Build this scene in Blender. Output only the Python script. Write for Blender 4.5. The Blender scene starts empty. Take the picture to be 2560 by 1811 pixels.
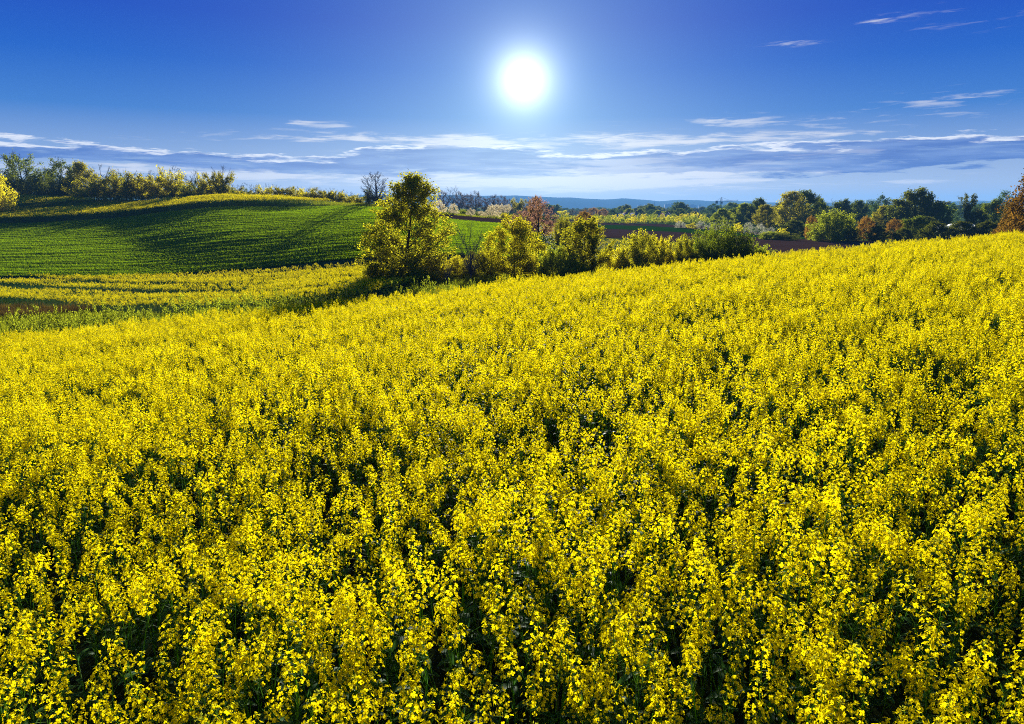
import bpy, math, random
import numpy as np
from mathutils import Matrix

# ------------------------------------------------------------------ camera, sky, sun, exposure
SC = bpy.context.scene
COL = SC.collection
F = 1707.0                       # focal length in pixels of the 2560 px wide photograph (24 mm)
PITCH = math.atan(387 / F)
CP, SP = math.cos(PITCH), math.sin(PITCH)

cam_data = bpy.data.cameras.new('camera')
cam_data.sensor_width = 36.0
cam_data.lens = 36.0 * F / 2560
cam_data.clip_start = 0.05
cam_data.clip_end = 30000
cam = bpy.data.objects.new('camera', cam_data)
COL.objects.link(cam)
cam.location = (0, 0, 0)
cam.rotation_euler = (math.pi / 2 - PITCH, 0, 0)
SC.camera = cam

def ray(px, py):
    u = (px - 1280) / F
    v = (905.5 - py) / F
    return u / (CP + SP * v), (CP * v - SP) / (CP + SP * v)

def zy(py, d):
    return ray(1280, py)[1] * d

def azel(px, py):
    a, b = ray(px, py)
    return math.atan2(a, 1), math.atan2(b, math.hypot(a, 1))

SC.view_settings.view_transform = 'Standard'
SC.view_settings.look = 'None'
SC.view_settings.gamma = 1.0
SC.view_settings.use_curve_mapping = False
SC.view_settings.exposure = 1.28
SC.render.engine = 'CYCLES'
SC.cycles.max_bounces = 8
SC.cycles.diffuse_bounces = 2
SC.cycles.transmission_bounces = 4
SC.cycles.transparent_max_bounces = 8
SC.cycles.volume_bounces = 0
SC.cycles.use_denoising = False
SC.cycles.denoising_prefilter = 'ACCURATE'
SC.cycles.pixel_filter_type = 'BLACKMAN_HARRIS'
SC.cycles.filter_width = 1.0
SC.cycles.sample_clamp_indirect = 6.0

SUN_AZ, SUN_EL = azel(1310, 200)
LAMP_EL = math.radians(11.0)

# ---- world: sky texture + deep blue gradient + aureole round the sun + streaky clouds, all by world direction
W = bpy.data.worlds.new('World')
SC.world = W
W.use_nodes = True
W.cycles.sampling_method = 'NONE'
nt = W.node_tree
nt.nodes.clear()

class N:
    """tiny wrapper so that node maths can be written as expressions"""
    def __init__(s, sock): s.s = sock
    @staticmethod
    def m(op, a, b=None, c=None):
        n = nt.nodes.new('ShaderNodeMath'); n.operation = op
        for i, q in enumerate((a, b, c)):
            if q is None: continue
            if isinstance(q, N): nt.links.new(q.s, n.inputs[i])
            else: n.inputs[i].default_value = q
        return N(n.outputs[0])
    def __add__(s, o): return N.m('ADD', s, o)
    def __radd__(s, o): return N.m('ADD', s, o)
    def __sub__(s, o): return N.m('SUBTRACT', s, o)
    def __rsub__(s, o): return N.m('SUBTRACT', o, s)
    def __mul__(s, o): return N.m('MULTIPLY', s, o)
    def __rmul__(s, o): return N.m('MULTIPLY', s, o)
    def __truediv__(s, o): return N.m('DIVIDE', s, o)

def sstep(x, a, b):
    n = nt.nodes.new('ShaderNodeMapRange'); n.interpolation_type = 'SMOOTHSTEP'; n.clamp = True
    nt.links.new(x.s, n.inputs['Value'])
    for k, q in (('From Min', a), ('From Max', b)):
        if isinstance(q, N): nt.links.new(q.s, n.inputs[k])
        else: n.inputs[k].default_value = q
    return N(n.outputs[0])

def curve(x, pts):
    xs = [p[0] for p in pts]; ys = [p[1] for p in pts]
    x0, x1, y0, y1 = min(xs), max(xs), min(ys), max(ys)
    if y1 - y0 < 1e-9: y1 = y0 + 1e-3
    n = nt.nodes.new('ShaderNodeFloatCurve')
    c = n.mapping.curves[0]
    P = [((a - x0) / (x1 - x0), (b - y0) / (y1 - y0)) for a, b in pts]
    c.points[0].location = P[0]; c.points[-1].location = P[-1]
    for p in P[1:-1]: c.points.new(*p)
    n.mapping.update()
    t = (x - x0) * (1 / (x1 - x0))
    nt.links.new(t.s, n.inputs['Value'])
    return N(n.outputs[0]) * (y1 - y0) + y0

def vec(a, b, c=0.0):
    n = nt.nodes.new('ShaderNodeCombineXYZ')
    for i, q in enumerate((a, b, c)):
        if isinstance(q, N): nt.links.new(q.s, n.inputs[i])
        else: n.inputs[i].default_value = q
    return N(n.outputs[0])

def noise(v, scale, detail=5, rough=0.55, dist=0.0):
    n = nt.nodes.new('ShaderNodeTexNoise')
    n.inputs['Scale'].default_value = scale; n.inputs['Detail'].default_value = detail
    n.inputs['Roughness'].default_value = rough; n.inputs['Distortion'].default_value = dist
    nt.links.new(v.s, n.inputs['Vector'])
    return N(n.outputs[0])

def mixc(f, a, b, mode='MIX'):
    n = nt.nodes.new('ShaderNodeMix'); n.data_type = 'RGBA'; n.blend_type = mode
    n.clamp_factor = True
    for k, q in ((0, f), (6, a), (7, b)):
        if isinstance(q, N): nt.links.new(q.s, n.inputs[k])
        else: n.inputs[k].default_value = q if k == 0 else (*q, 1)
    return N(n.outputs[2])

def srgb(r, g, b):
    f = lambda c: (c / 255 / 12.92) if c / 255 <= 0.04045 else ((c / 255 + 0.055) / 1.055) ** 2.4
    return (f(r), f(g), f(b))

tc = nt.nodes.new('ShaderNodeTexCoord')
sep = nt.nodes.new('ShaderNodeSeparateXYZ')
nt.links.new(tc.outputs['Generated'], sep.inputs[0])
dx, dy, dz = (N(sep.outputs[i]) for i in range(3))
az = N.m('ARCTAN2', dx, dy)
el = N.m('ARCSINE', dz)

sky = nt.nodes.new('ShaderNodeTexSky')
sky.sky_type = 'NISHITA'; sky.sun_disc = False
sky.sun_elevation = LAMP_EL
sky.sun_rotation = SUN_AZ
sky.air_density = 1.0; sky.dust_density = 0.3; sky.ozone_density = 3.0
EXPO = 2 ** SC.view_settings.exposure
ramp = nt.nodes.new('ShaderNodeValToRGB')
R_ = ramp.color_ramp
stops = [(-0.02, srgb(180, 192, 220)), (0.03, srgb(170, 186, 218)), (0.075, srgb(128, 158, 210)), (0.12, srgb(54, 118, 202)),
         (0.18, srgb(0, 88, 196)), (0.235, srgb(0, 68, 188)), (0.30, srgb(0, 54, 176)), (0.6, srgb(20, 70, 170))]
for i, (p, c) in enumerate(stops):
    e = R_.elements[i] if i < 2 else R_.elements.new(0.5)
    e.position = (p + 0.05) / 0.65 if i != 1 else (p + 0.05) / 0.65
    e.color = (*c, 1)
nt.links.new(((el + 0.05) * (1 / 0.65)).s, ramp.inputs[0])
base = mixc(1.0, N(ramp.outputs[0]), (1 / EXPO,) * 3, 'MULTIPLY')
nish = mixc(1.0, N(sky.outputs[0]), (0.05, 0.05, 0.05), 'MULTIPLY')
skyc = mixc(0.03, base, nish)

# angle from the sun
sd = (math.sin(SUN_AZ) * math.cos(SUN_EL), math.cos(SUN_AZ) * math.cos(SUN_EL), math.sin(SUN_EL))
cosang = dx * sd[0] + dy * sd[1] + dz * sd[2]
ang = N.m('ARCCOSINE', N.m('MINIMUM', cosang, 0.999999)) * (180 / math.pi)

# clouds
def bandpts(pts):
    out = []
    for x, y in pts:
        a, e = azel(x, y)
        out.append((a, e))
    return out
warp = noise(vec(az * 3.0, el * 22.0, 1.3), 1.6, 5, 0.6)
warp2 = noise(vec(az * 9.0, el * 70.0, 4.1), 1.5, 5, 0.62)
wob = (warp - 0.5) * 0.030 + (warp2 - 0.5) * 0.034
top = curve(az, bandpts([(-60, 345), (200, 362), (450, 374), (700, 388), (900, 378), (1050, 366), (1250, 368), (1450, 388), (1650, 384), (1800, 368), (2050, 361), (2300, 350), (2620, 362)]))
bot = curve(az, bandpts([(-60, 398), (200, 408), (450, 422), (700, 436), (900, 440), (1050, 442), (1250, 440), (1450, 436), (1650, 442), (1800, 444), (2050, 444), (2300, 430), (2620, 398)]))
e1 = el + wob
body = sstep(top - e1, 0.0, 0.0035) * sstep(e1 - bot, -0.001, 0.004)
rim = sstep(e1 - top, -0.0050, -0.0004) * (1.0 - sstep(e1 - top, 0.0, 0.0030))
bodydark = curve(az, [(azel(x, 400)[0], v) for x, v in ((-60, .95), (400, .9), (700, .85), (1000, .75), (1300, .7), (1550, .65), (1750, .95), (2300, .95), (2620, 1.0))])
tone = noise(vec(az * 4.0, el * 40.0, 7.7), 2.2, 5, 0.6)
bcol = mixc(sstep(tone, 0.35, 0.68), srgb(72, 104, 184), srgb(116, 144, 206))
bcol = mixc(1.0, bcol, (1 / EXPO,) * 3, 'MULTIPLY')
rcol = tuple(c / EXPO * 1.05 for c in srgb(236, 238, 246))
holes = noise(vec(az * 5.0, el * 60.0, 21.0), 3.0, 7, 0.65, 0.3)
c1 = mixc(body * bodydark * (1.0 - sstep(holes, 0.5, 0.68) * 0.75), skyc, bcol)
rimn = noise(vec(az * 7.0, el * 60.0, 2.2), 2.6, 6, 0.65)
c2 = mixc(rim * sstep(rimn, 0.36, 0.56) * 0.95, c1, rcol)

def blob(px, py, wx, wy):
    a, e = azel(px, py)
    q = (az - a) * (F / wx); r = (el - e) * (F / wy)
    return N.m('EXPONENT', (q * q + r * r) * -1.0)
# wisps: streaky noise inside soft regions
wn = noise(vec(az * 3.2, el * 34.0, 11.0), 3.0, 7, 0.62, 0.35)
wn2 = noise(vec(az * 6.0 - el * 9.0, el * 52.0, 5.0), 2.6, 6, 0.6, 0.3)
region = blob(1150, 352, 560, 17) + blob(1620, 430, 420, 36) * 1.15 + blob(1900, 345, 320, 14) * 0.7 + blob(150, 418, 330, 22) * 0.8 \
    + blob(720, 440, 260, 14) * 0.9 + blob(1350, 466, 500, 18) * 0.85 + blob(2100, 385, 160, 9) * 0.8
wisp = sstep(wn + region * 0.26, 0.60, 0.80) * N.m('MINIMUM', region * 1.8, 1.0)
reg2 = blob(2450, 30, 150, 34) * 0.42 + blob(2380, 240, 110, 16) * 0.8 + blob(1975, 108, 80, 8) * 0.8 + blob(2195, 52, 45, 10) * 0.8 \
    + blob(2100, 300, 420, 22) * 0.6 + blob(730, 305, 55, 10) * 1.1 + blob(1770, 342, 45, 10) * 1.1 + blob(850, 318, 50, 10) * 0.7 + blob(2250, 455, 130, 9) * 0.9 \
    + blob(1800, 305, 70, 8) * 0.7 + blob(640, 345, 60, 8) * 0.6
wisp2 = sstep(wn2 + reg2 * 0.24, 0.62, 0.82) * N.m('MINIMUM', reg2 * 1.3, 1.0) * 0.75
wcol = tuple(c / EXPO for c in srgb(228, 228, 236))
c3 = mixc(wisp * 0.85 * (1.0 - body * bodydark * 0.7), c2, wcol)
c4 = mixc(wisp2 * 0.85, c3, wcol)
# aureole
g1 = N.m('EXPONENT', (ang * ang) * (-1 / (2.9 ** 2))) * 0.42
g2 = N.m('EXPONENT', ang * (-1 / 4.0)) * 0.42
g3 = N.m('EXPONENT', (ang * ang) * (-1 / (15.0 ** 2))) * 0.10
core = N.m('EXPONENT', (ang * ang) * (-1 / (1.7 ** 2))) * 1.0
daz = az - SUN_AZ
low = N.m('EXPONENT', daz * daz * (-1 / (0.33 ** 2))) * N.m('EXPONENT', N.m('ABSOLUTE', el) * (-1 / 0.09)) * 0.34
glow = (g1 + core + low) * (1 / EXPO)
wide = (g2 + g3) * (1 / EXPO)
gl = nt.nodes.new('ShaderNodeVectorMath'); gl.operation = 'SCALE'
gl.inputs[0].default_value = (0.93, 0.98, 0.90)
nt.links.new(glow.s, gl.inputs['Scale'])
ad = nt.nodes.new('ShaderNodeVectorMath'); ad.operation = 'ADD'
gw = nt.nodes.new('ShaderNodeVectorMath'); gw.operation = 'SCALE'
gw.inputs[0].default_value = (0.62, 1.0, 0.90)
nt.links.new(wide.s, gw.inputs['Scale'])
ag = nt.nodes.new('ShaderNodeVectorMath'); ag.operation = 'ADD'
nt.links.new(gl.outputs[0], ag.inputs[0]); nt.links.new(gw.outputs[0], ag.inputs[1])
nt.links.new(c4.s, ad.inputs[0]); nt.links.new(ag.outputs[0], ad.inputs[1])
bg = nt.nodes.new('ShaderNodeBackground')
nt.links.new(ad.outputs[0], bg.inputs[0]); bg.inputs[1].default_value = 1.0
wo = nt.nodes.new('ShaderNodeOutputWorld')
nt.links.new(bg.outputs[0], wo.inputs[0])

sun_d = bpy.data.lights.new('sun', 'SUN')
sun_d.energy = 5.0; sun_d.angle = math.radians(0.5); sun_d.color = (1.0, 0.96, 0.89)
sun = bpy.data.objects.new('sun', sun_d); COL.objects.link(sun)
sun.rotation_euler = (math.pi / 2 - LAMP_EL, 0, math.pi - SUN_AZ)

# ------------------------------------------------------------------ helpers
rng = np.random.default_rng(7)

def mesh_from(name, V, faces, mats, fm=None, smooth=False):
    """V (n,3); faces: list of (k, array(m,k)); fm: material index per face list"""
    me = bpy.data.meshes.new(name)
    V = np.asarray(V, dtype=np.float32)
    me.vertices.add(len(V)); me.vertices.foreach_set('co', V.ravel())
    tot = []; loops = []
    for arr in faces:
        arr = np.asarray(arr, dtype=np.int32)
        if len(arr) == 0: continue
        tot.append(np.full(len(arr), arr.shape[1], dtype=np.int32)); loops.append(arr.ravel())
    tot = np.concatenate(tot); loops = np.concatenate(loops)
    start = np.concatenate([[0], np.cumsum(tot)[:-1]]).astype(np.int32)
    me.loops.add(len(loops)); me.loops.foreach_set('vertex_index', loops)
    me.polygons.add(len(tot)); me.polygons.foreach_set('loop_start', start)
    me.polygons.foreach_set('loop_total', tot)
    for m in mats: me.materials.append(m)
    if fm is not None: me.polygons.foreach_set('material_index', np.asarray(fm, dtype=np.int32))
    if smooth: me.polygons.foreach_set('use_smooth', np.ones(len(tot), dtype=bool))
    me.update(calc_edges=True)
    return me

class G:
    """geometry collector: quads and triangles with a material index"""
    def __init__(s): s.V = []; s.Q = []; s.T = []; s.qm = []; s.tm = []; s.n = 0
    def verts(s, V):
        V = np.asarray(V, dtype=np.float64).reshape(-1, 3); o = s.n; s.V.append(V); s.n += len(V); return o
    def quads(s, V, Q, m=0):
        o = s.verts(V); Q = np.asarray(Q) + o; s.Q.append(Q); s.qm.append(np.full(len(Q), m))
    def tris(s, V, T, m=0):
        o = s.verts(V); T = np.asarray(T) + o; s.T.append(T); s.tm.append(np.full(len(T), m))
    def tube(s, P, R, k=4, m=0):
        P = np.asarray(P, float); R = np.asarray(R, float)
        d = np.gradient(P, axis=0); d /= np.linalg.norm(d, axis=1, keepdims=True) + 1e-9
        a = np.where(np.abs(d[:, 2:3]) < 0.9, np.array([[0, 0, 1.0]]), np.array([[1.0, 0, 0]]))
        x = np.cross(d, a); x /= np.linalg.norm(x, axis=1, keepdims=True) + 1e-9
        y = np.cross(d, x)
        t = np.arange(k) * 2 * math.pi / k
        V = P[:, None] + R[:, None, None] * (np.cos(t)[None, :, None] * x[:, None] + np.sin(t)[None, :, None] * y[:, None])
        n = len(P); i = np.arange(n - 1)[:, None] * k; j = np.arange(k)[None]
        Q = np.stack([i + j, i + (j + 1) % k, i + k + (j + 1) % k, i + k + j], -1).reshape(-1, 4)
        s.quads(V.reshape(-1, 3), Q, m)
    def box(s, c, h, m=0, rz=0.0):
        c = np.asarray(c, float); h = np.asarray(h, float)
        B = np.array([(x, y, z) for z in (-1, 1) for y in (-1, 1) for x in (-1, 1)], float) * h
        cz, sz = math.cos(rz), math.sin(rz)
        B = B @ np.array([[cz, sz, 0], [-sz, cz, 0], [0, 0, 1]])
        s.quads(B + c, [(0, 2, 3, 1), (4, 5, 7, 6), (0, 1, 5, 4), (2, 6, 7, 3), (0, 4, 6, 2), (1, 3, 7, 5)], m)
    def leaves(s, P, size, m=0, r=None, asp=0.55, up=0.0):
        """kite shaped leaves at points P with random attitude"""
        r = r or rng
        n = len(P)
        if n == 0: return
        size = np.broadcast_to(np.asarray(size, float), (n,))
        a = r.normal(size=(n, 3)); a[:, 2] += up; a /= np.linalg.norm(a, axis=1, keepdims=True)
        b = r.normal(size=(n, 3)); b -= (a * b).sum(1, keepdims=True) * a; b /= np.linalg.norm(b, axis=1, keepdims=True)
        L = size[:, None]
        V = np.stack([P, P + a * L * .5 + b * L * asp * .5, P + a * L, P + a * L * .5 - b * L * asp * .5], 1)
        s.quads(V.reshape(-1, 3), np.arange(4 * n).reshape(n, 4), m)
    def mesh(s, name, mats, smooth=False):
        V = np.concatenate(s.V); fs = []; fm = []
        if s.Q: fs.append(np.concatenate(s.Q)); fm.append(np.concatenate(s.qm))
        if s.T: fs.append(np.concatenate(s.T)); fm.append(np.concatenate(s.tm))
        return mesh_from(name, V, fs, mats, np.concatenate(fm), smooth)
    def add(s, o):
        off = s.n
        s.V += o.V; s.n += o.n
        s.Q += [q + off for q in o.Q]; s.T += [q + off for q in o.T]
        s.qm += o.qm; s.tm += o.tm

def link(name, data, parent=None, loc=None):
    o = bpy.data.objects.new(name, data); COL.objects.link(o)
    if parent is not None: o.parent = parent
    if loc is not None: o.location = loc
    return o

def tag(o, label=None, cat=None, group=None, kind=None):
    if label: o['label'] = label
    if cat: o['category'] = cat
    if group: o['group'] = group
    if kind: o['kind'] = kind
    return o

def leafmat(name, a, b, trans=0.5, rough=0.5, tb=1.6, spec=0.0):
    m = bpy.data.materials.new(name); m.use_nodes = True
    t = m.node_tree; t.nodes.clear()
    o = t.nodes.new('ShaderNodeOutputMaterial')
    geo = t.nodes.new('ShaderNodeNewGeometry')
    oi = t.nodes.new('ShaderNodeObjectInfo')
    mx = t.nodes.new('ShaderNodeMix'); mx.data_type = 'RGBA'
    mx.inputs[6].default_value = (*a, 1); mx.inputs[7].default_value = (*b, 1)
    t.links.new(geo.outputs['Random Per Island'], mx.inputs[0])
    hs = t.nodes.new('ShaderNodeHueSaturation')
    mr = t.nodes.new('ShaderNodeMapRange'); mr.inputs[3].default_value = 0.8; mr.inputs[4].default_value = 1.2
    t.links.new(oi.outputs['Random'], mr.inputs[0]); t.links.new(mr.outputs[0], hs.inputs['Value'])
    t.links.new(mx.outputs[2], hs.inputs['Color'])
    p = t.nodes.new('ShaderNodeBsdfPrincipled'); p.inputs['Roughness'].default_value = rough
    p.inputs['Specular IOR Level'].default_value = spec
    t.links.new(hs.outputs[0], p.inputs['Base Color'])
    tr = t.nodes.new('ShaderNodeBsdfTranslucent')
    sc = t.nodes.new('ShaderNodeMix'); sc.data_type = 'RGBA'; sc.blend_type = 'MULTIPLY'; sc.inputs[0].default_value = 1
    sc.inputs[7].default_value = (tb, tb, tb, 1)
    t.links.new(hs.outputs[0], sc.inputs[6]); t.links.new(sc.outputs[2], tr.inputs[0])
    ms = t.nodes.new('ShaderNodeMixShader'); ms.inputs[0].default_value = trans
    t.links.new(p.outputs[0], ms.inputs[1]); t.links.new(tr.outputs[0], ms.inputs[2])
    t.links.new(ms.outputs[0], o.inputs[0])
    return m

def groundmat(name, a, b, scale=0.6, c=None, rough=0.95, bump=0.3, stretch=(1, 1, 1)):
    m = bpy.data.materials.new(name); m.use_nodes = True
    t = m.node_tree; p = t.nodes['Principled BSDF']; p.inputs['Roughness'].default_value = rough
    p.inputs['Specular IOR Level'].default_value = 0.0
    g = t.nodes.new('ShaderNodeNewGeometry')
    mp = t.nodes.new('ShaderNodeMapping'); mp.inputs['Scale'].default_value = stretch
    t.links.new(g.outputs['Position'], mp.inputs[0])
    n1 = t.nodes.new('ShaderNodeTexNoise'); n1.inputs['Scale'].default_value = scale; n1.inputs['Detail'].default_value = 8
    n1.inputs['Roughness'].default_value = 0.7
    n2 = t.nodes.new('ShaderNodeTexNoise'); n2.inputs['Scale'].default_value = scale * 0.08; n2.inputs['Detail'].default_value = 4
    for n in (n1, n2): t.links.new(mp.outputs[0], n.inputs['Vector'])
    r = t.nodes.new('ShaderNodeValToRGB')
    r.color_ramp.elements[0].position = 0.32; r.color_ramp.elements[0].color = (*a, 1)
    r.color_ramp.elements[1].position = 0.68; r.color_ramp.elements[1].color = (*b, 1)
    t.links.new(n1.outputs[0], r.inputs[0])
    mx = t.nodes.new('ShaderNodeMix'); mx.data_type = 'RGBA'
    mx.inputs[7].default_value = (*(c or b), 1)
    r2 = t.nodes.new('ShaderNodeMapRange'); r2.inputs[1].default_value = 0.45; r2.inputs[2].default_value = 0.65; r2.inputs[4].default_value = 0.7
    t.links.new(n2.outputs[0], r2.inputs[0]); t.links.new(r2.outputs[0], mx.inputs[0])
    t.links.new(r.outputs[0], mx.inputs[6]); t.links.new(mx.outputs[2], p.inputs['Base Color'])
    b_ = t.nodes.new('ShaderNodeBump'); b_.inputs['Strength'].default_value = bump; b_.inputs['Distance'].default_value = 0.1
    t.links.new(n1.outputs[0], b_.inputs['Height']); t.links.new(b_.outputs[0], p.inputs['Normal'])
    return m

def plain(name, c, rough=0.7, var=0.15, scale=3.0):
    return groundmat(name, tuple(x * (1 - var) for x in c), tuple(min(1, x * (1 + var)) for x in c), scale, rough=rough, bump=0.2)

# ------------------------------------------------------------------ the lie of the land
CX = np.array([-500, 0, 300, 600, 900, 1100, 1300, 1500, 1700, 1900, 2100, 2300, 2560, 3000], float)
CU = (CX - 1280) / F / 1.0146
YE = [878, 832, 806, 775, 748, 727, 700, 682, 658, 640, 618, 599, 581, 552]
DE = [24, 26, 27, 28, 29, 30, 31, 32, 33, 34, 35, 36, 38, 42]
CROP = 0.97
rows = {  # z at successive depths beyond the near field
    -500: [-6.9, -7.4, -7.7, -6.9, (112, -3.6), (134, -2.4), (150, 0.0), 2.6, 1.0, -3],
    0: [-6.4, -7.0, -7.35, -6.85, (115, -2.75), (134, -1.6), (150, 0.7), 3.0, 1.0, -3],
    300: [-6.2, -6.9, -7.2, -6.8, (116, -1.8), (134, -0.6), (150, 0.8), 1.6, 0.0, -4],
    600: [-5.9, -6.5, -6.9, -6.2, (118, 0.1), (134, 1.2), (145, 1.5), 0.8, -2, -5],
    900: [-5.5, -5.9, -6.15, -5.05, (118, 0.05), (134, 0.3), (150, 0.2), -0.5, -2, -5],
    1100: [-5.2, -5.6, -5.8, -4.7, (112, -1.75), (123, -1.3), (150, -2.0), -2.0, -0.9, -2.5],
    1300: [-5.0, -5.45, -5.6, -5.2, (106, -3.0), (125, -2.5), (150, -2.9), -3.0, -2.4, -3.5],
    1500: [-5.0, -5.6, -6.05, -6.1, (118, -6.1), (134, -6.2), (150, -6.3), -6.3, -6.3, -6.3],
    1700: [-4.9, -5.6, -6.05, -6.1, (118, -6.1), (134, -6.2), (150, -6.3), -6.3, -6.3, -6.3],
    1900: [-4.6, -5.4, -6.0, -6.1, (118, -6.1), (134, -6.2), (150, -6.3), -6.3, -6.3, -6.3],
    2100: [-4.1, -5.0, -5.8, -6.0, (118, -6.1), (134, -6.2), (150, -6.3), -6.3, -6.3, -6.3],
    2300: [-3.7, -4.8, -5.6, -5.7, (118, -6.0), (134, -6.1), (150, -6.2), -6.3, -6.3, -6.3],
    2560: [-3.5, -4.6, -5.4, -5.6, (118, -6.0), (134, -6.1), (150, -6.2), -6.3, -6.3, -6.3],
    3000: [-3.5, -4.6, -5.4, -5.6, (118, -6.0), (134, -6.1), (150, -6.2), -6.3, -6.3, -6.3]}
UG = np.linspace(-1.25, 1.25, 401)
DG = np.concatenate([np.linspace(0, 80, 401), np.geomspace(80, 9000, 500)[1:]])

def smooth_interp(x, xp, fp):
    """Catmull-Rom-like (limited slopes) interpolation, clamped outside"""
    xp = np.asarray(xp, float); fp = np.asarray(fp, float)
    h = np.diff(xp); s = np.diff(fp) / h
    m = np.empty(len(xp)); m[0] = s[0]; m[-1] = s[-1]
    for i in range(1, len(xp) - 1):
        m[i] = 0 if s[i - 1] * s[i] <= 0 else 2 * s[i - 1] * s[i] / (s[i - 1] + s[i])
    x = np.clip(x, xp[0], xp[-1]); i = np.clip(np.searchsorted(xp, x) - 1, 0, len(xp) - 2)
    t = (x - xp[i]) / h[i]
    return ((2 * t**3 - 3 * t**2 + 1) * fp[i] + (t**3 - 2 * t**2 + t) * h[i] * m[i] + (-2 * t**3 + 3 * t**2) * fp[i + 1] + (t**3 - t**2) * h[i] * m[i + 1])

KD = []; KZ = []
for i, x in enumerate(CX):
    r = rows[int(x)]; de = DE[i]; ze = zy(YE[i], de) - CROP
    kd = [0, de * 0.5, de, de + 6, 46, 64, 68]; kz = [-1.8 - CROP, (-1.8 - CROP) + (ze + 1.8 + CROP) * 0.47, ze, r[0], r[1], r[2], r[3]]
    for d, z in r[4:7]: kd.append(d); kz.append(z)
    for d, z in zip((180, 260, 400, 800, 2000, 9000), list(r[7:]) + [-9, -14, -30]): kd.append(d); kz.append(z)
    KD.append(kd); KZ.append(kz)
KD = np.array(KD, float); KZ = np.array(KZ, float)
KDu = np.array([smooth_interp(UG, CU, KD[:, k]) for k in range(KD.shape[1])]).T
KZu = np.array([smooth_interp(UG, CU, KZ[:, k]) for k in range(KD.shape[1])]).T
TZ = np.array([smooth_interp(DG, KDu[j], KZu[j]) for j in range(len(UG))])

def de_at(u): return smooth_interp(u, CU, DE)

def T(x, y):
    """ground height at world x, y"""
    x = np.asarray(x, float); y = np.asarray(y, float)
    yy = np.maximum(y, 0.5); u = np.clip(x / yy, -1.249, 1.249)
    fu = (u - UG[0]) / (UG[1] - UG[0]); i = np.clip(fu.astype(int), 0, len(UG) - 2); fu = fu - i
    j = np.clip(np.searchsorted(DG, np.clip(yy, 0, 8999)) - 1, 0, len(DG) - 2)
    fd = (np.clip(yy, 0, 8999) - DG[j]) / (DG[j + 1] - DG[j])
    z = (TZ[i, j] * (1 - fu) + TZ[i + 1, j] * fu) * (1 - fd) + (TZ[i, j + 1] * (1 - fu) + TZ[i + 1, j + 1] * fu) * fd
    P = -1.8 - CROP + 0.06 * x - 0.042 * y
    w = np.clip((y - 5) / 12, 0, 1); w = w * w * (3 - 2 * w)
    bump = 0.10 * np.sin(x * 0.31 + y * 0.17) * np.sin(y * 0.23 - x * 0.11)
    return P * (1 - w) + z * w + bump * np.clip((y - 60) / 60, 0, 1)

def sheet(name, U, D, zoff, mat, zfun=None, kind='structure', smooth=True):
    """U, D: 2-D arrays (u = x / y, y)"""
    X = U; Y = D
    Z = T(X, Y) + zoff
    if zfun is not None: Z = Z + zfun(X, Y)
    n, m = X.shape
    i = np.arange(n - 1)[:, None] * m; j = np.arange(m - 1)[None]
    Q = np.stack([i + j, i + j + 1, i + m + j + 1, i + m + j], -1).reshape(-1, 4)
    me = mesh_from(name, np.stack([X, Y, Z], -1).reshape(-1, 3), [Q], [mat], smooth=smooth)
    # make sure it faces up
    o = link(name, me); tag(o, kind=kind)
    return o

M = {}
M['ground'] = groundmat('meadow_ground', (0.03, 0.06, 0.012), (0.075, 0.13, 0.02), 1.4, (0.10, 0.12, 0.03))
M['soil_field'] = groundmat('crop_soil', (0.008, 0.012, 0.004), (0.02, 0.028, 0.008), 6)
M['brown'] = groundmat('ploughed_soil', (0.046, 0.026, 0.018), (0.080, 0.044, 0.032), 0.9, (0.055, 0.030, 0.021), bump=0.8)
M['green'] = groundmat('young_wheat_ground', (0.008, 0.04, 0.001), (0.025, 0.085, 0.001), 0.5, (0.012, 0.06, 0.001), stretch=(0.1, 1, 1))
M['hill'] = groundmat('haze_paled_hill_forest', (0.08, 0.11, 0.09), (0.12, 0.15, 0.12), 0.01)  # forest colour paled to stand in for part of the distance haze

# ground sheet
dd = np.concatenate([np.linspace(-60, 0, 20), np.linspace(0, 80, 170)[1:], np.geomspace(80, 5400, 230)[1:]])
uu = np.linspace(-1.35, 1.35, 301)
DD, UU = np.meshgrid(dd, uu, indexing='ij')
XX = UU * (np.maximum(DD, 0) + 30)
ground = sheet('ground', XX, DD, 0.0, M['ground'])

# ------------------------------------------------------------------ fields: boundaries in depth as functions of picture column
def colx(xs): return (np.asarray(xs, float) - 1280) / F / 1.0146

def region_sheet(name, xs, dn, df, mat, zoff, nu=160, nd=80, zfun=None):
    u = np.linspace(colx(xs[0]), colx(xs[-1]), nu)
    a = smooth_interp(u, colx(xs), dn); b = smooth_interp(u, colx(xs), df)
    t = np.linspace(0, 1, nd)[:, None]
    D = a[None] * (1 - t) + b[None] * t
    return sheet(name, D * u[None], D, zoff, mat, zfun)

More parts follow.
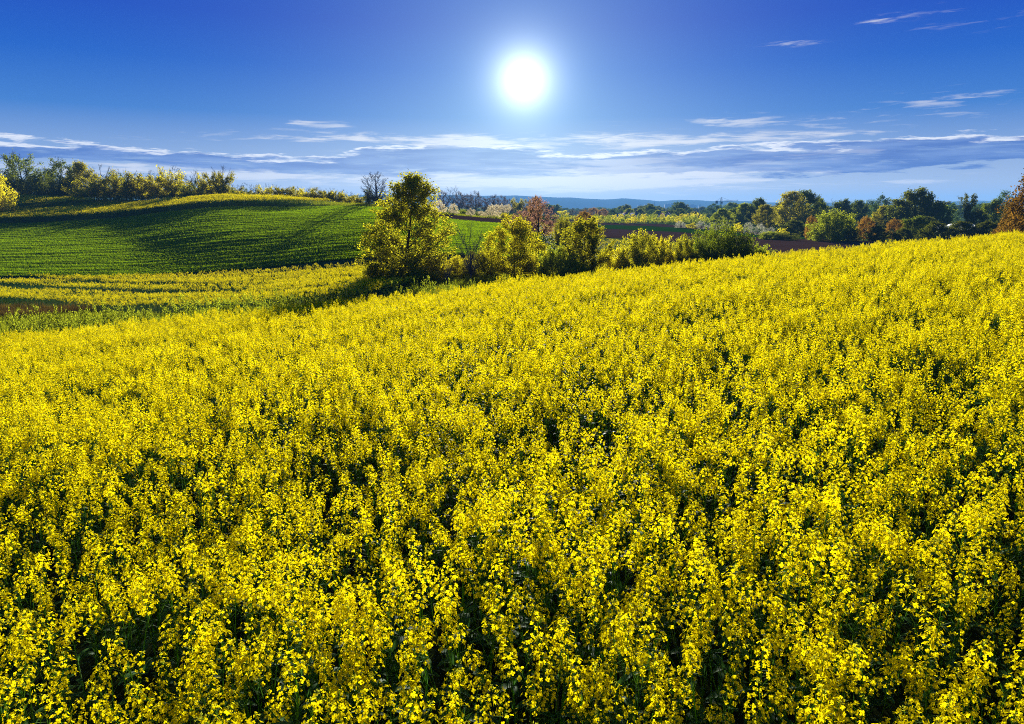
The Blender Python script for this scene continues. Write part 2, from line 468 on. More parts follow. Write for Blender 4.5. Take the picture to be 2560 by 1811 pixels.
wheat = region_sheet('green_field', [-500, 0, 600, 900, 1100, 1300, 1340], [68.5, 68.5, 68.5, 68.5, 68.5, 70, 76], [111, 114, 117, 117, 111, 105, 98],
                     M['green'], 0.05, 500, 260,
                     lambda x, y: 0.008 * np.sin(y * 3.1 + 1.8 * np.sin(x * 0.05)) + 0.015 * np.sin(y * 7.3 + 1.3 * np.sin(x * 0.11)))
wheat['label'] = 'striped green field of young cereal on the hillside'
br1 = region_sheet('ploughed_field', [960, 1100, 1300, 1340], [112.5, 112.5, 106.5, 101], [121, 122, 124, 122], M['brown'], 0.12)
br2 = region_sheet('ploughed_field', [1330, 1500, 1740, 1900, 2100, 2200], [175, 148, 118, 95, 78, 74], [215, 205, 168, 145, 132, 124], M['brown'], 0.1)
gs = region_sheet('green_strip', [1330, 1500, 1740, 1900, 2050], [216, 206, 169, 146, 136], [255, 250, 205, 160, 140], M['green'], 0.1)
br3 = region_sheet('ploughed_field', [1330, 1500, 1740, 1900], [256, 251, 206, 162], [290, 285, 240, 175], M['brown'], 0.1)

# far hills
hx = [-3000, 0, 700, 1100, 1260, 1400, 1500, 1560, 1650, 1700, 1760, 1850, 1950, 2100, 2300, 2420, 2560, 4000]
hy = [480, 488, 486, 488, 489, 495, 498, 496, 503, 501, 503, 503, 506, 508, 508, 503, 506, 500]
hd = np.linspace(3500, 5500, 26); hu = np.linspace(-1.4, 1.4, 420)
HD, HU = np.meshgrid(hd, hu, indexing='ij')
ridge = np.interp(hu, (np.array(hx) - 1280) / F / 1.025, [zy(y, 4500) for y in hy])
ridge = np.minimum(ridge, 76); ridge += 2.2 * np.sin(hu * 31) + 1.5 * np.sin(hu * 77 + 1) + .9 * np.sin(hu * 170)
bell = np.clip(1 - ((hd - 4500) / 1000) ** 2, 0, 1) ** 1.3
HZ = -40 + (ridge[None] + 40) * bell[:, None]
n_, m_ = HD.shape
i = np.arange(n_ - 1)[:, None] * m_; j = np.arange(m_ - 1)[None]
Q = np.stack([i + j, i + j + 1, i + m_ + j + 1, i + m_ + j], -1).reshape(-1, 4)
hills = link('hills', mesh_from('hills', np.stack([HD * HU, HD, HZ], -1).reshape(-1, 3), [Q], [M['hill']], smooth=True)); tag(hills, kind='structure')

# ------------------------------------------------------------------ rape plants
M['petal'] = leafmat('rape_petal', (0.90, 0.72, 0.002), (0.97, 0.84, 0.005), 0.46, 0.6, 1.04, 0.0)
M['bud'] = leafmat('rape_bud', (0.30, 0.34, 0.02), (0.45, 0.45, 0.03), 0.35)
M['stem'] = leafmat('rape_stem', (0.06, 0.15, 0.008), (0.12, 0.26, 0.012), 0.4, 0.6, 1.6, .05)
M['leaf'] = leafmat('rape_leaf', (0.03, 0.10, 0.016), (0.07, 0.17, 0.025), 0.5, 0.55, 1.7, 0.06)

def flower_head(r, axis_len, nfl):
    """one raceme, its base at the origin, growing along +z; petals, buds on top, stalk"""
    g = G()
    bendx, bendy = r.normal(0, 0.08, 2)
    ax = lambda t: np.stack([bendx * t * t * axis_len * 2, bendy * t * t * axis_len * 2, t * axis_len], -1)
    tt = np.linspace(0, 1, 4); g.tube(ax(tt), np.interp(tt, [0, 1], [0.0022, 0.0012]), 3, 2)
    t = np.sort(r.uniform(0.05, 0.97, nfl)); ph = np.arange(nfl) * 2.4 + r.uniform(0, 0.9, nfl)
    base = ax(t)
    rad = np.interp(t, [0, 0.5, 0.8, 1], [0.038, 0.035, 0.026, 0.010]) * r.uniform(0.7, 1.2, nfl)
    rise = np.interp(t, [0, 1], [0.014, 0.018])
    out = np.stack([np.cos(ph), np.sin(ph), np.zeros(nfl)], -1)
    C = base + out * rad[:, None]; C[:, 2] += rise
    # flower plane normal: outwards and up
    Nn = out + np.array([0, 0, 0.7]) + r.normal(0, 0.35, (nfl, 3)); Nn /= np.linalg.norm(Nn, axis=1, keepdims=True)
    A = np.cross(Nn, np.array([0.3, 0.2, 1.0])); A /= np.linalg.norm(A, axis=1, keepdims=True); B = np.cross(Nn, A)
    sp = r.uniform(0, math.pi / 2, nfl); open_ = np.interp(t, [0, .75, 1], [1, .9, .5]) * r.uniform(.8, 1.15, nfl)
    for k in range(4):
        th = sp + k * math.pi / 2
        dr = np.cos(th)[:, None] * A + np.sin(th)[:, None] * B; pr = np.cross(Nn, dr)
        s = (0.0118 * open_)[:, None]
        cup = Nn * s * r.uniform(.1, .55, (nfl, 1))
        V = np.stack([C - pr * s * .12, C + pr * s * .12, C + dr * s * .65 + pr * s * .46 + cup, C + dr * s * 1.05 + pr * s * .25 + cup * .7,
                      C + dr * s * 1.05 - pr * s * .25 + cup * .7, C + dr * s * .65 - pr * s * .46 + cup], 1)
        idx = np.arange(nfl)[:, None] * 6
        g.quads(V.reshape(-1, 3), np.concatenate([idx + np.array([[0, 1, 2, 5]]), idx + np.array([[5, 2, 3, 4]])]), 0)
    # pedicels
    pw = np.cross(out, np.array([0, 0, 1.0])) * 0.0006
    V = np.stack([base - pw, base + pw, C + pw, C - pw], 1)
    g.quads(V.reshape(-1, 3), np.arange(4 * nfl).reshape(nfl, 4), 2)
    # young pods pointing up and out below the open flowers
    npd = 8; ph2 = r.uniform(0, 6.283, npd); z2 = r.uniform(-.09, .01, npd); L2 = r.uniform(.03, .055, npd)
    q0 = np.column_stack([np.zeros(npd), np.zeros(npd), z2]); q1 = q0 + np.column_stack([np.cos(ph2) * L2, np.sin(ph2) * L2, L2 * .7])
    w2 = np.column_stack([-np.sin(ph2), np.cos(ph2), np.zeros(npd)]) * .0013
    V = np.stack([q0 - w2 * .4, q0 + w2 * .4, q0 * .3 + q1 * .7 + w2, q1, q0 * .3 + q1 * .7 - w2], 1); i5 = np.arange(npd)[:, None] * 5
    o_ = g.verts(V.reshape(-1, 3)); g.Q.append(i5 + np.array([[0, 1, 2, 4]]) + o_); g.qm.append(np.full(npd, 2)); g.T.append(i5 + np.array([[4, 2, 3]]) + o_); g.tm.append(np.full(npd, 2))
    # buds
    nb = 9; tp = ax(np.array([1.0]))[0]
    P = tp + r.normal(0, 0.006, (nb, 3)) + np.array([0, 0, 0.004]); P2 = np.repeat(P, 2, 0)
    g.leaves(P2, r.uniform(.006, .011, 2 * nb), 1, r, 0.5, 1.0)
    return g

def curved(p0, p1, lift, n=5):
    t = np.linspace(0, 1, n)[:, None]; p0 = np.asarray(p0); p1 = np.asarray(p1)
    mid = (p0 + p1) / 2 + np.asarray(lift)
    return (1 - t) ** 2 * p0 + 2 * t * (1 - t) * mid + t * t * p1

def rape_leaf(r, L, w):
    t = np.linspace(0, 1, 6); prof = np.sin(np.pi * np.clip(t * 0.92 + 0.05, 0, 1)) ** 0.7 * w
    x = t * L; z = L * (0.5 * t - 0.75 * t * t)
    g = G(); V = []
    for a, b, c in zip(x, prof, z): V += [(a, -b, c + 0.25 * b), (a, 0, c), (a, b, c + 0.25 * b)]
    Q = []
    for k in range(5): Q += [(3 * k, 3 * k + 1, 3 * k + 4, 3 * k + 3), (3 * k + 1, 3 * k + 2, 3 * k + 5, 3 * k + 4)]
    g.quads(V, Q, 3); return g

def xform(g, Mx):
    o = G(); o.Q = g.Q; o.T = g.T; o.qm = g.qm; o.tm = g.tm; o.n = g.n
    A = np.array(Mx); o.V = [v @ A[:3, :3].T + A[:3, 3] for v in g.V]; return o

PM = [M['petal'], M['bud'], M['stem'], M['leaf']]
VARIANTS = []
for v in range(9):
    r = np.random.default_rng(100 + v)
    H = 1.12
    stem = G()
    mainp = curved((0, 0, 0), (r.normal(0, .03), r.normal(0, .03), H - 0.17), (r.normal(0, .03), r.normal(0, .03), 0), 7)
    stem.tube(mainp, np.interp(np.linspace(0, 1, 7), [0, 1], [.0065, .0025]), 4, 2)
    heads = []; leaves = []
    heads.append((Matrix.Translation(mainp[-1]), flower_head(r, r.uniform(.16, .24), int(r.integers(34, 46) * (0.55 if v == 8 else 1)))))
    nb = int(r.integers(3, 6)); ph0 = r.uniform(0, 6.28)
    for b in range(nb):
        t = 0.40 + 0.48 * b / nb; p0 = mainp[min(6, int(t * 6 + .5))]
        ph = ph0 + b * 2.4 + r.normal(0, .2); rad = r.uniform(.09, .20) * (1.15 - 0.5 * (t - .4))
        tip = np.array([p0[0] + math.cos(ph) * rad, p0[1] + math.sin(ph) * rad, H - 0.16 - r.uniform(0.0, .22)])
        pts = curved(p0, tip, (math.cos(ph) * rad * .35, math.sin(ph) * rad * .35, -0.05), 6)
        stem.tube(pts, np.interp(np.linspace(0, 1, 6), [0, 1], [.0035, .002]), 3, 2)
        Mx = Matrix.Translation(tip) @ Matrix.Rotation(r.uniform(0, 6.28), 4, 'Z') @ Matrix.Rotation(r.uniform(.0, .3), 4, 'X')
        heads.append((Mx, flower_head(r, r.uniform(.11, .20), int(r.integers(18, 34) * (0.4 if v == 8 else 1)))))
        L = r.uniform(.06, .11)
        leaves.append((Matrix.Translation(p0) @ Matrix.Rotation(ph + .3, 4, 'Z') @ Matrix.Rotation(-.5, 4, 'Y'), rape_leaf(r, L, L * .14)))
    for b in range(5):
        t = 0.10 + 0.13 * b; L = r.uniform(.11, .18)
        leaves.append((Matrix.Translation(mainp[int(t * 6 + .5)]) @ Matrix.Rotation(r.uniform(0, 6.28), 4, 'Z') @ Matrix.Rotation(-.35, 4, 'Y'), rape_leaf(r, L, L * .15)))
    joined = G(); joined.add(stem)
    for Mx, g in heads + leaves: joined.add(xform(g, Mx))
    VARIANTS.append(dict(stem=stem.mesh('rape_stem', PM), heads=[(Mx, g.mesh('rape_flower_head', PM)) for Mx, g in heads],
                         leaves=[(Mx, g.mesh('rape_leaf', PM)) for Mx, g in leaves], joined=joined.mesh('rape_plant', PM)))

def variant_collection(name, meshes):
    c = bpy.data.collections.new(name)        # never linked to the scene: only a source for the field
    for k, me in enumerate(meshes):
        c.objects.link(bpy.data.objects.new('%s_%02d' % (name, k), me))
    return c

def scatter(name, P, rot, scale, idx, coll, label, cat=None):
    me = bpy.data.meshes.new(name)
    me.vertices.add(len(P)); me.vertices.foreach_set('co', np.asarray(P, np.float32).ravel())
    a = me.attributes.new('rot', 'FLOAT_VECTOR', 'POINT'); a.data.foreach_set('vector', np.asarray(rot, np.float32).ravel())
    a = me.attributes.new('scl', 'FLOAT_VECTOR', 'POINT'); a.data.foreach_set('vector', np.asarray(scale, np.float32).ravel())
    a = me.attributes.new('idx', 'INT', 'POINT'); a.data.foreach_set('value', np.asarray(idx, np.int32).ravel())
    o = link(name, me); tag(o, label, None, None, 'stuff')
    ng = bpy.data.node_groups.new(name, 'GeometryNodeTree')
    ng.interface.new_socket('Geometry', in_out='INPUT', socket_type='NodeSocketGeometry')
    ng.interface.new_socket('Geometry', in_out='OUTPUT', socket_type='NodeSocketGeometry')
    n = ng.nodes; gi = n.new('NodeGroupInput'); go = n.new('NodeGroupOutput')
    ci = n.new('GeometryNodeCollectionInfo'); ci.inputs[0].default_value = coll
    ci.inputs['Separate Children'].default_value = True; ci.inputs['Reset Children'].default_value = True
    ip = n.new('GeometryNodeInstanceOnPoints'); ip.inputs['Pick Instance'].default_value = True
    def attr(nm, ty):
        q = n.new('GeometryNodeInputNamedAttribute'); q.data_type = ty; q.inputs[0].default_value = nm
        return next(s for s in q.outputs if s.enabled and s.name == 'Attribute')
    L = ng.links
    L.new(gi.outputs[0], ip.inputs['Points']); L.new(ci.outputs[0], ip.inputs['Instance'])
    L.new(attr('idx', 'INT'), ip.inputs['Instance Index'])
    L.new(attr('rot', 'FLOAT_VECTOR'), ip.inputs['Rotation'])
    L.new(attr('scl', 'FLOAT_VECTOR'), ip.inputs['Scale'])
    L.new(ip.outputs[0], go.inputs[0])
    md = o.modifiers.new('scatter', 'NODES'); md.node_group = ng
    return o

rape_coll = variant_collection('rape_source', [v['joined'] for v in VARIANTS])

def jitter_grid(x0, x1, y0, y1, step, r):
    xs = np.arange(x0, x1, step); ys = np.arange(y0, y1, step)
    X, Y = np.meshgrid(xs, ys); X = X + r.uniform(-.5, .5, X.shape) * step; Y = Y + r.uniform(-.5, .5, Y.shape) * step
    return X.ravel(), Y.ravel()

def vnoise(x, y, s, seed=0):
    """cheap smooth noise 0..1"""
    r = np.random.default_rng(seed); a = np.zeros_like(x)
    for k in range(6):
        th = r.uniform(0, 6.28); f = s * r.uniform(.6, 1.6)
        a += np.sin((x * math.cos(th) + y * math.sin(th)) * f + r.uniform(0, 6.28))
    return 0.5 + a / 8

# near field
r = np.random.default_rng(5)
X, Y = jitter_grid(-42, 52, -1.5, 46, 0.186, r)
u = X / np.maximum(Y + 2.5, .5)
keep = (np.abs(u) < 0.98) & (Y < de_at(np.clip(X / np.maximum(Y, 1), -1.2, 1.2)) + r.normal(0, .12, len(X)))
gap = .6 * vnoise(X, Y, 4.2, 3) + .4 * vnoise(X, Y, 1.5, 4)
keep &= r.uniform(0, 1, len(X)) < np.clip(0.30 + gap * .92, .3, 1) * np.interp(Y, [0, 6, 14, 40], [1, 1, .76, .6])
X, Y = X[keep], Y[keep]; Z = T(X, Y)
S = 0.865 * (0.93 + 0.13 * vnoise(X, Y, 1.1, 9)) * r.normal(1, .095, len(X)).clip(.7, 1.22); IDX = r.integers(0, len(VARIANTS), len(X))
ROT = np.stack([r.normal(0, .07, len(X)), r.normal(0, .07, len(X)), r.uniform(0, 6.283, len(X))], -1)
# in-frame test and distance for the individually built plants
ztop = Z + 1.0 * S
cy = ztop * (-SP) + Y * CP; cz = ztop * CP + Y * SP   # depth along view = Y*CP - z*SP ; image up
depth = Y * CP - ztop * SP; upc = Y * SP + ztop * CP
inside = (depth > 0.3) & (np.abs(X / np.maximum(depth, .1)) < 0.77) & (np.abs(upc / np.maximum(depth, .1)) < 0.56)
dist = np.where(inside, depth, 1e9)
near = np.argsort(dist)[:300]
mask = np.zeros(len(X), bool); mask[near] = True
field = scatter('rape_field', np.stack([X, Y, Z], -1)[~mask], ROT[~mask], np.repeat(S[~mask, None], 3, 1), IDX[~mask], rape_coll,
                'dense yellow flowering rape crop filling the foreground slope')

protos = {}
def copy_tree(o, parent=None):
    c = o.copy(); COL.objects.link(c); c.parent = parent
    for ch in o.children: copy_tree(ch, c)
    return c
def rape_plant(v):
    root = bpy.data.objects.new('rape_plant', None); COL.objects.link(root); root.empty_display_size = 0.1
    tag(root, 'one of the closest flowering rape plants, with yellow heads, along the bottom of the photo', 'rape plant',
        'nearest rape plants of the yellow field')
    link('stem', v['stem'], root)
    for Mx, me in v['heads']: link('flower_head', me, root).matrix_local = Mx
    for Mx, me in v['leaves']: link('leaf', me, root).matrix_local = Mx
    return root
for k in near:
    vi = int(IDX[k])
    if vi not in protos: o = protos[vi] = rape_plant(VARIANTS[vi])
    else: o = copy_tree(protos[vi])
    o.location = (X[k], Y[k], Z[k]); o.rotation_euler = ROT[k]; s = float(S[k]); o.scale = (s, s, s)

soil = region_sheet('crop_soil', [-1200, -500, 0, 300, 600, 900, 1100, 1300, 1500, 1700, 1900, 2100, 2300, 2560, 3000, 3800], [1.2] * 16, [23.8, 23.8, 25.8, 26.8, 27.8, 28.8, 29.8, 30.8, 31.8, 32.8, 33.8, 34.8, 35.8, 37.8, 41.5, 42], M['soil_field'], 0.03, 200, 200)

# other rape fields
def rape_region(name, xs, dn, df, step, hs, label, seed, paths=None, thin=1.0):
    r = np.random.default_rng(seed)
    u0, u1 = colx(xs[0]), colx(xs[-1]); a, b = min(dn), max(df)
    X, Y = jitter_grid(u0 * b, u1 * b if u1 > 0 else u1 * a, a, b, step, r)
    u = X / Y
    k = (u > u0) & (u < u1) & (Y > smooth_interp(u, colx(xs), dn)) & (Y < smooth_interp(u, colx(xs), df))
    if paths is not None: k &= ~paths(X, Y)
    k &= r.uniform(0, 1, len(X)) < thin * np.clip(.1 + 1.5 * vnoise(X * .4, Y * 1.6, 1.9, seed), 0, 1)
    X, Y = X[k], Y[k]; Z = T(X, Y)
    S = hs * (0.9 + .2 * vnoise(X * .3, Y * 1.3, 1.4, seed + 1)) * r.normal(1, .05, len(X))
    ROT = np.stack([r.normal(0, .06, len(X)), r.normal(0, .06, len(X)), r.uniform(0, 6.283, len(X))], -1)
    w = max(1.0, step / 0.2) ** 0.6
    return scatter(name, np.stack([X, Y, Z], -1), ROT, np.stack([S * w, S * w, S], -1), r.integers(0, len(VARIANTS), len(X)), rape_coll, label)

def tracks(X, Y):
    # two wheel tracks bending out of the left corner
    t = (X + 46) / 26.0
    yc = 60 - 9.5 * np.clip(t, 0, 2) - 1.5 * np.sin(np.clip(t, 0, 2) * 2)
    k = ((np.abs(Y - yc) < 1.5) | (np.abs(Y - yc - 5.0) < .9)) & (X < -19)
    return k
rape_region('rape_field', [-500, 0, 150, 250, 400, 700, 900, 1010, 1100], [50, 49, 46, 43, 42, 41, 42, 47, 56], [66, 66, 66, 66, 66, 65.5, 65.5, 65, 64], 0.34, 0.82,
            'yellow rape crop with dark wheel tracks in the hollow below the green field', 21, tracks)
rape_region('rape_strip', [-500, 0, 300, 500, 640, 800, 835], [112.5, 115.5, 117, 118.5, 119, 119, 119.3], [130, 133, 136, 138, 136, 123, 119.8], 0.42, 1.1,
            'long yellow strip of rape along the top edge of the green field', 22)
rape_region('rape_strip', [-500, 0, 150, 250], [142, 143, 145, 151], [166, 166, 160, 153], 0.5, 1.0,
            'small yellow rape patch in front of the dark trees at the left', 23)
rape_region('rape_strip', [150, 300, 450, 620], [164, 162, 161, 160], [178, 176, 174, 170], 0.55, 2.0,
            'yellow green growth glowing between the trunks of the hill top orchard', 25)
rape_region('rape_strip', [1340, 1500, 1700, 1900], [80, 74, 72, 72], [128, 122, 104, 84], 0.75, 0.7,
            'thin yellow green crop in the hollow behind the round bushes', 24, thin=.7)

# ------------------------------------------------------------------ young cereal on the hillside, grasses
M['cereal'] = leafmat('cereal_blade', (0.055, 0.145, 0.001), (0.30, 0.40, 0.002), 0.5, 0.5, 1.5)
M['grass'] = leafmat('grass_blade', (0.11, 0.14, 0.004), (0.28, 0.29, 0.008), 0.5)
M['dry'] = leafmat('dry_grass_blade', (0.04, 0.028, 0.006), (0.11, 0.065, 0.012), 0.4)

def tuft(seed, n, h, spread, w, mat, lean=0.35, length=1.0):
    r = np.random.default_rng(seed); g = G()
    bx = r.normal(0, spread, (n, 2)) * np.array([length, 1]); hh = h * r.uniform(.6, 1.1, n); ph = r.uniform(0, 6.283, n); le = r.uniform(0, lean, n) * hh
    B = np.column_stack([bx, np.zeros(n)]); d = np.column_stack([np.cos(ph), np.sin(ph), np.zeros(n)])
    p = np.column_stack([-np.sin(ph), np.cos(ph), np.zeros(n)]) * w
    mid = B + d * (le * .35)[:, None]; mid[:, 2] = hh * .6; tip = B + d * le[:, None]; tip[:, 2] = hh
    V = np.stack([B - p, B + p, mid + p * .8, mid - p * .8, tip], 1); i5 = np.arange(n)[:, None] * 5
    o = g.verts(V.reshape(-1, 3))
    g.Q.append(i5 + np.array([[0, 1, 2, 3]]) + o); g.qm.append(np.zeros(n, int))
    g.T.append(i5 + np.array([[3, 2, 4]]) + o); g.tm.append(np.zeros(n, int))
    return g.mesh('tuft', [mat])
cereal_coll = variant_collection('cereal_source', [tuft(k, 46, .30, .10, .011, M['cereal'], .5, 4.0) for k in range(5)])
grass_coll = variant_collection('grass_source', [tuft(20 + k, 40, .55, .13, .009, M['grass'], .5) for k in range(5)])
dry_coll = variant_collection('dry_source', [tuft(40 + k, 50, .8, .16, .008, M['dry'], .35) for k in range(4)])

def cereal_rows():
    r = np.random.default_rng(31)
    us = np.linspace(colx(-120), colx(1335), 700); P = []
    xs = [-500, 0, 600, 900, 1100, 1300, 1340]
    A = smooth_interp(us, colx(xs), [68.5, 68.5, 68.5, 68.5, 68.5, 70, 76]); B = smooth_interp(us, colx(xs), [111, 114, 117, 117, 111, 105, 98])
    Xs = []; Ys = []; Hs = []
    for k in range(230):
        t = (k + .5) / 230
        step = 0.55; D = A * (1 - t) + B * t
        n = int((us[-1] - us[0]) * D.mean() / step)
        uk = np.linspace(us[0], us[-1], n) + r.normal(0, .001, n)
        Dk = np.interp(uk, us, D) + r.normal(0, .10, n)
        Xk = uk * Dk
        rowh = 0.55 + 0.75 * (r.uniform() < .24) + r.normal(0, .05)
        streak = np.clip(vnoise(Xk * .5, np.full(n, k * 1.7), .55, 77) * 2.2 - .9, 0, 1.2)
        h = .45 + (.20 + .16 * rowh) * streak + .30 * (vnoise(Xk, np.full(n, k * 7.0), 1.1, 78) - .5) + r.normal(0, .08, n)
        Xs.append(Xk); Ys.append(Dk); Hs.append(h)
    X = np.concatenate(Xs); Y = np.concatenate(Ys); Hh = np.clip(np.concatenate(Hs), .25, 1.7)
    k = r.uniform(0, 1, len(X)) < .93
    X, Y, Hh = X[k], Y[k], Hh[k]
    n = len(X)
    return scatter('cereal_crop', np.stack([X, Y, T(X, Y) + .03], -1), np.stack([np.zeros(n), np.zeros(n), r.normal(0, .12, n) + (r.uniform(0, 1, n) < .5) * math.pi], -1),
                   np.stack([np.ones(n), np.ones(n), Hh], -1), r.integers(0, 5, n), cereal_coll, 'short green cereal growing in long rows over the hillside')
cereal_rows()

def grass_region(name, xs, dn, df, step, hs, coll, nvar, label, seed, thin=1.0):
    r = np.random.default_rng(seed)
    u0, u1 = colx(xs[0]), colx(xs[-1]); a, b = min(dn), max(df)
    X, Y = jitter_grid(min(u0 * b, u0 * a), max(u1 * b, u1 * a), a, b, step, r); u = X / Y
    k = (u > u0) & (u < u1) & (Y > smooth_interp(u, colx(xs), dn)) & (Y < smooth_interp(u, colx(xs), df))
    k &= r.uniform(0, 1, len(X)) < thin * (.6 + .6 * vnoise(X, Y, .8, seed))
    X, Y = X[k], Y[k]; n = len(X); S = hs * (.6 + .8 * vnoise(X, Y, .9, seed + 5)) * r.normal(1, .12, n)
    w = max(1, step / .3)
    return scatter(name, np.stack([X, Y, T(X, Y)], -1), np.stack([r.normal(0, .1, n), r.normal(0, .1, n), r.uniform(0, 6.28, n)], -1),
                   np.stack([S * w, S * w, S], -1), r.integers(0, nvar, n), coll, label)
grass_region('rough_grass', [-300, 0, 200, 400, 900, 1200, 1500, 1900, 2560, 2900], [24.5, 26.3, 27, 27.6, 29.2, 30.6, 32.2, 34.2, 38.2, 41], [47, 47, 45, 42, 41, 60, 60, 60, 60, 60],
             .42, .8, grass_coll, 5, 'rough green grass along the edge of the near yellow field', 51)
grass_region('dry_grass', [-300, 0, 120, 220], [41, 41, 42, 44], [47, 46.5, 45.5, 44.5], .36, .9, dry_coll, 4,
             'patch of reddish brown dry grass at the left edge', 52, 1.3)
grass_region('hill_grass', [-300, 0, 300, 600, 800, 1000, 1300], [130.5, 133.5, 134.5, 135.5, 123, 118.5, 126], [145, 150, 165, 165, 165, 165, 200], .8, .7, grass_coll, 5,
             'grass under the orchard trees on the hill top', 53)
grass_region('meadow_grass', [1340, 1500, 1900, 2300, 2600], [62, 62, 62, 60, 60], [80, 74, 72, 75, 75], .7, .8, grass_coll, 5,
             'grass in the hollow behind the near field on the right', 54)

# ------------------------------------------------------------------ trees and shrubs
M['bark'] = plain('bark', (0.045, 0.035, 0.025), 0.9, .3, 8)
M['bark_grey'] = plain('grey_bark', (0.09, 0.085, 0.09), 0.9, .3, 8)
LM = {
    'olive': leafmat('oak_leaf', (0.12, 0.125, 0.005), (0.38, 0.34, 0.008), .58, .45, 1.8),
    'yellow': leafmat('young_leaf', (0.26, 0.24, 0.006), (0.56, 0.48, 0.010), .6, .45, 1.7),
    'gold': leafmat('golden_leaf', (0.17, 0.16, 0.008), (0.40, 0.35, 0.012), .5, .5, 1.6),
    'green': leafmat('green_leaf', (0.06, 0.10, 0.006), (0.18, 0.20, 0.010), .45, .45, 1.5),
    'lime': leafmat('lime_leaf', (0.16, 0.20, 0.008), (0.34, 0.36, 0.015), .5, .45, 1.6),
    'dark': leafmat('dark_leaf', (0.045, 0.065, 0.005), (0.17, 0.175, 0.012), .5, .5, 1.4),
    'rust': leafmat('rust_leaf', (0.17, 0.085, 0.010), (0.38, 0.21, 0.018), .5, .5, 1.5),
    'pink': leafmat('reddish_leaf', (0.30, 0.14, 0.07), (0.45, 0.24, 0.12), .5, .5, 1.5),
    'edge': leafmat('copper_leaf', (0.07, 0.045, 0.006), (0.22, 0.11, 0.010), .5, .5, 1.5),
    'hedge': leafmat('hedge_leaf', (0.05, 0.08, 0.005), (0.22, 0.25, 0.010), .5, .5, 1.6),
    'brown': leafmat('brown_bud', (0.10, 0.07, 0.04), (0.20, 0.13, 0.07), .4, .6, 1.3),
    'blossom': leafmat('blossom_petal', (0.60, 0.50, 0.22), (0.80, 0.70, 0.42), .5, .6, 1.1),
    'white': leafmat('white_blossom', (0.34, 0.34, 0.18), (0.62, 0.60, 0.42), .4, .6, 1.0),
    'teal': leafmat('blue_green_leaf', (0.045, 0.09, 0.02), (0.11, 0.17, 0.03), .4, .5, 1.4),
}
PROF = {
    'dome': ([0, .15, .4, .7, .9, 1], [.65, .9, 1, .82, .5, .15]),
    'round': ([0, .1, .3, .55, .8, 1], [.2, .55, .95, 1, .75, .2]),
    'egg': ([0, .15, .35, .6, .85, 1], [.5, .9, 1, .8, .45, .1]),
    'cone': ([0, .1, .3, .6, .9, 1], [.6, .95, .9, .6, .28, .08]),
    'fan': ([0, .3, .6, .8, .95, 1], [.15, .55, .9, 1, .7, .35]),
    'flat': ([0, .3, .55, .75, .9, 1], [.1, .5, .9, 1, .8, .5]),
    'oak': ([0, .1, .2, .32, .42, .57, .7, .82, .92, 1], [.85, .95, 1.0, .84, 1.0, .86, .68, .50, .30, .08]),
    'pine': ([0, .45, .6, .75, .9, 1], [.05, .1, .6, 1, .8, .3]),
}
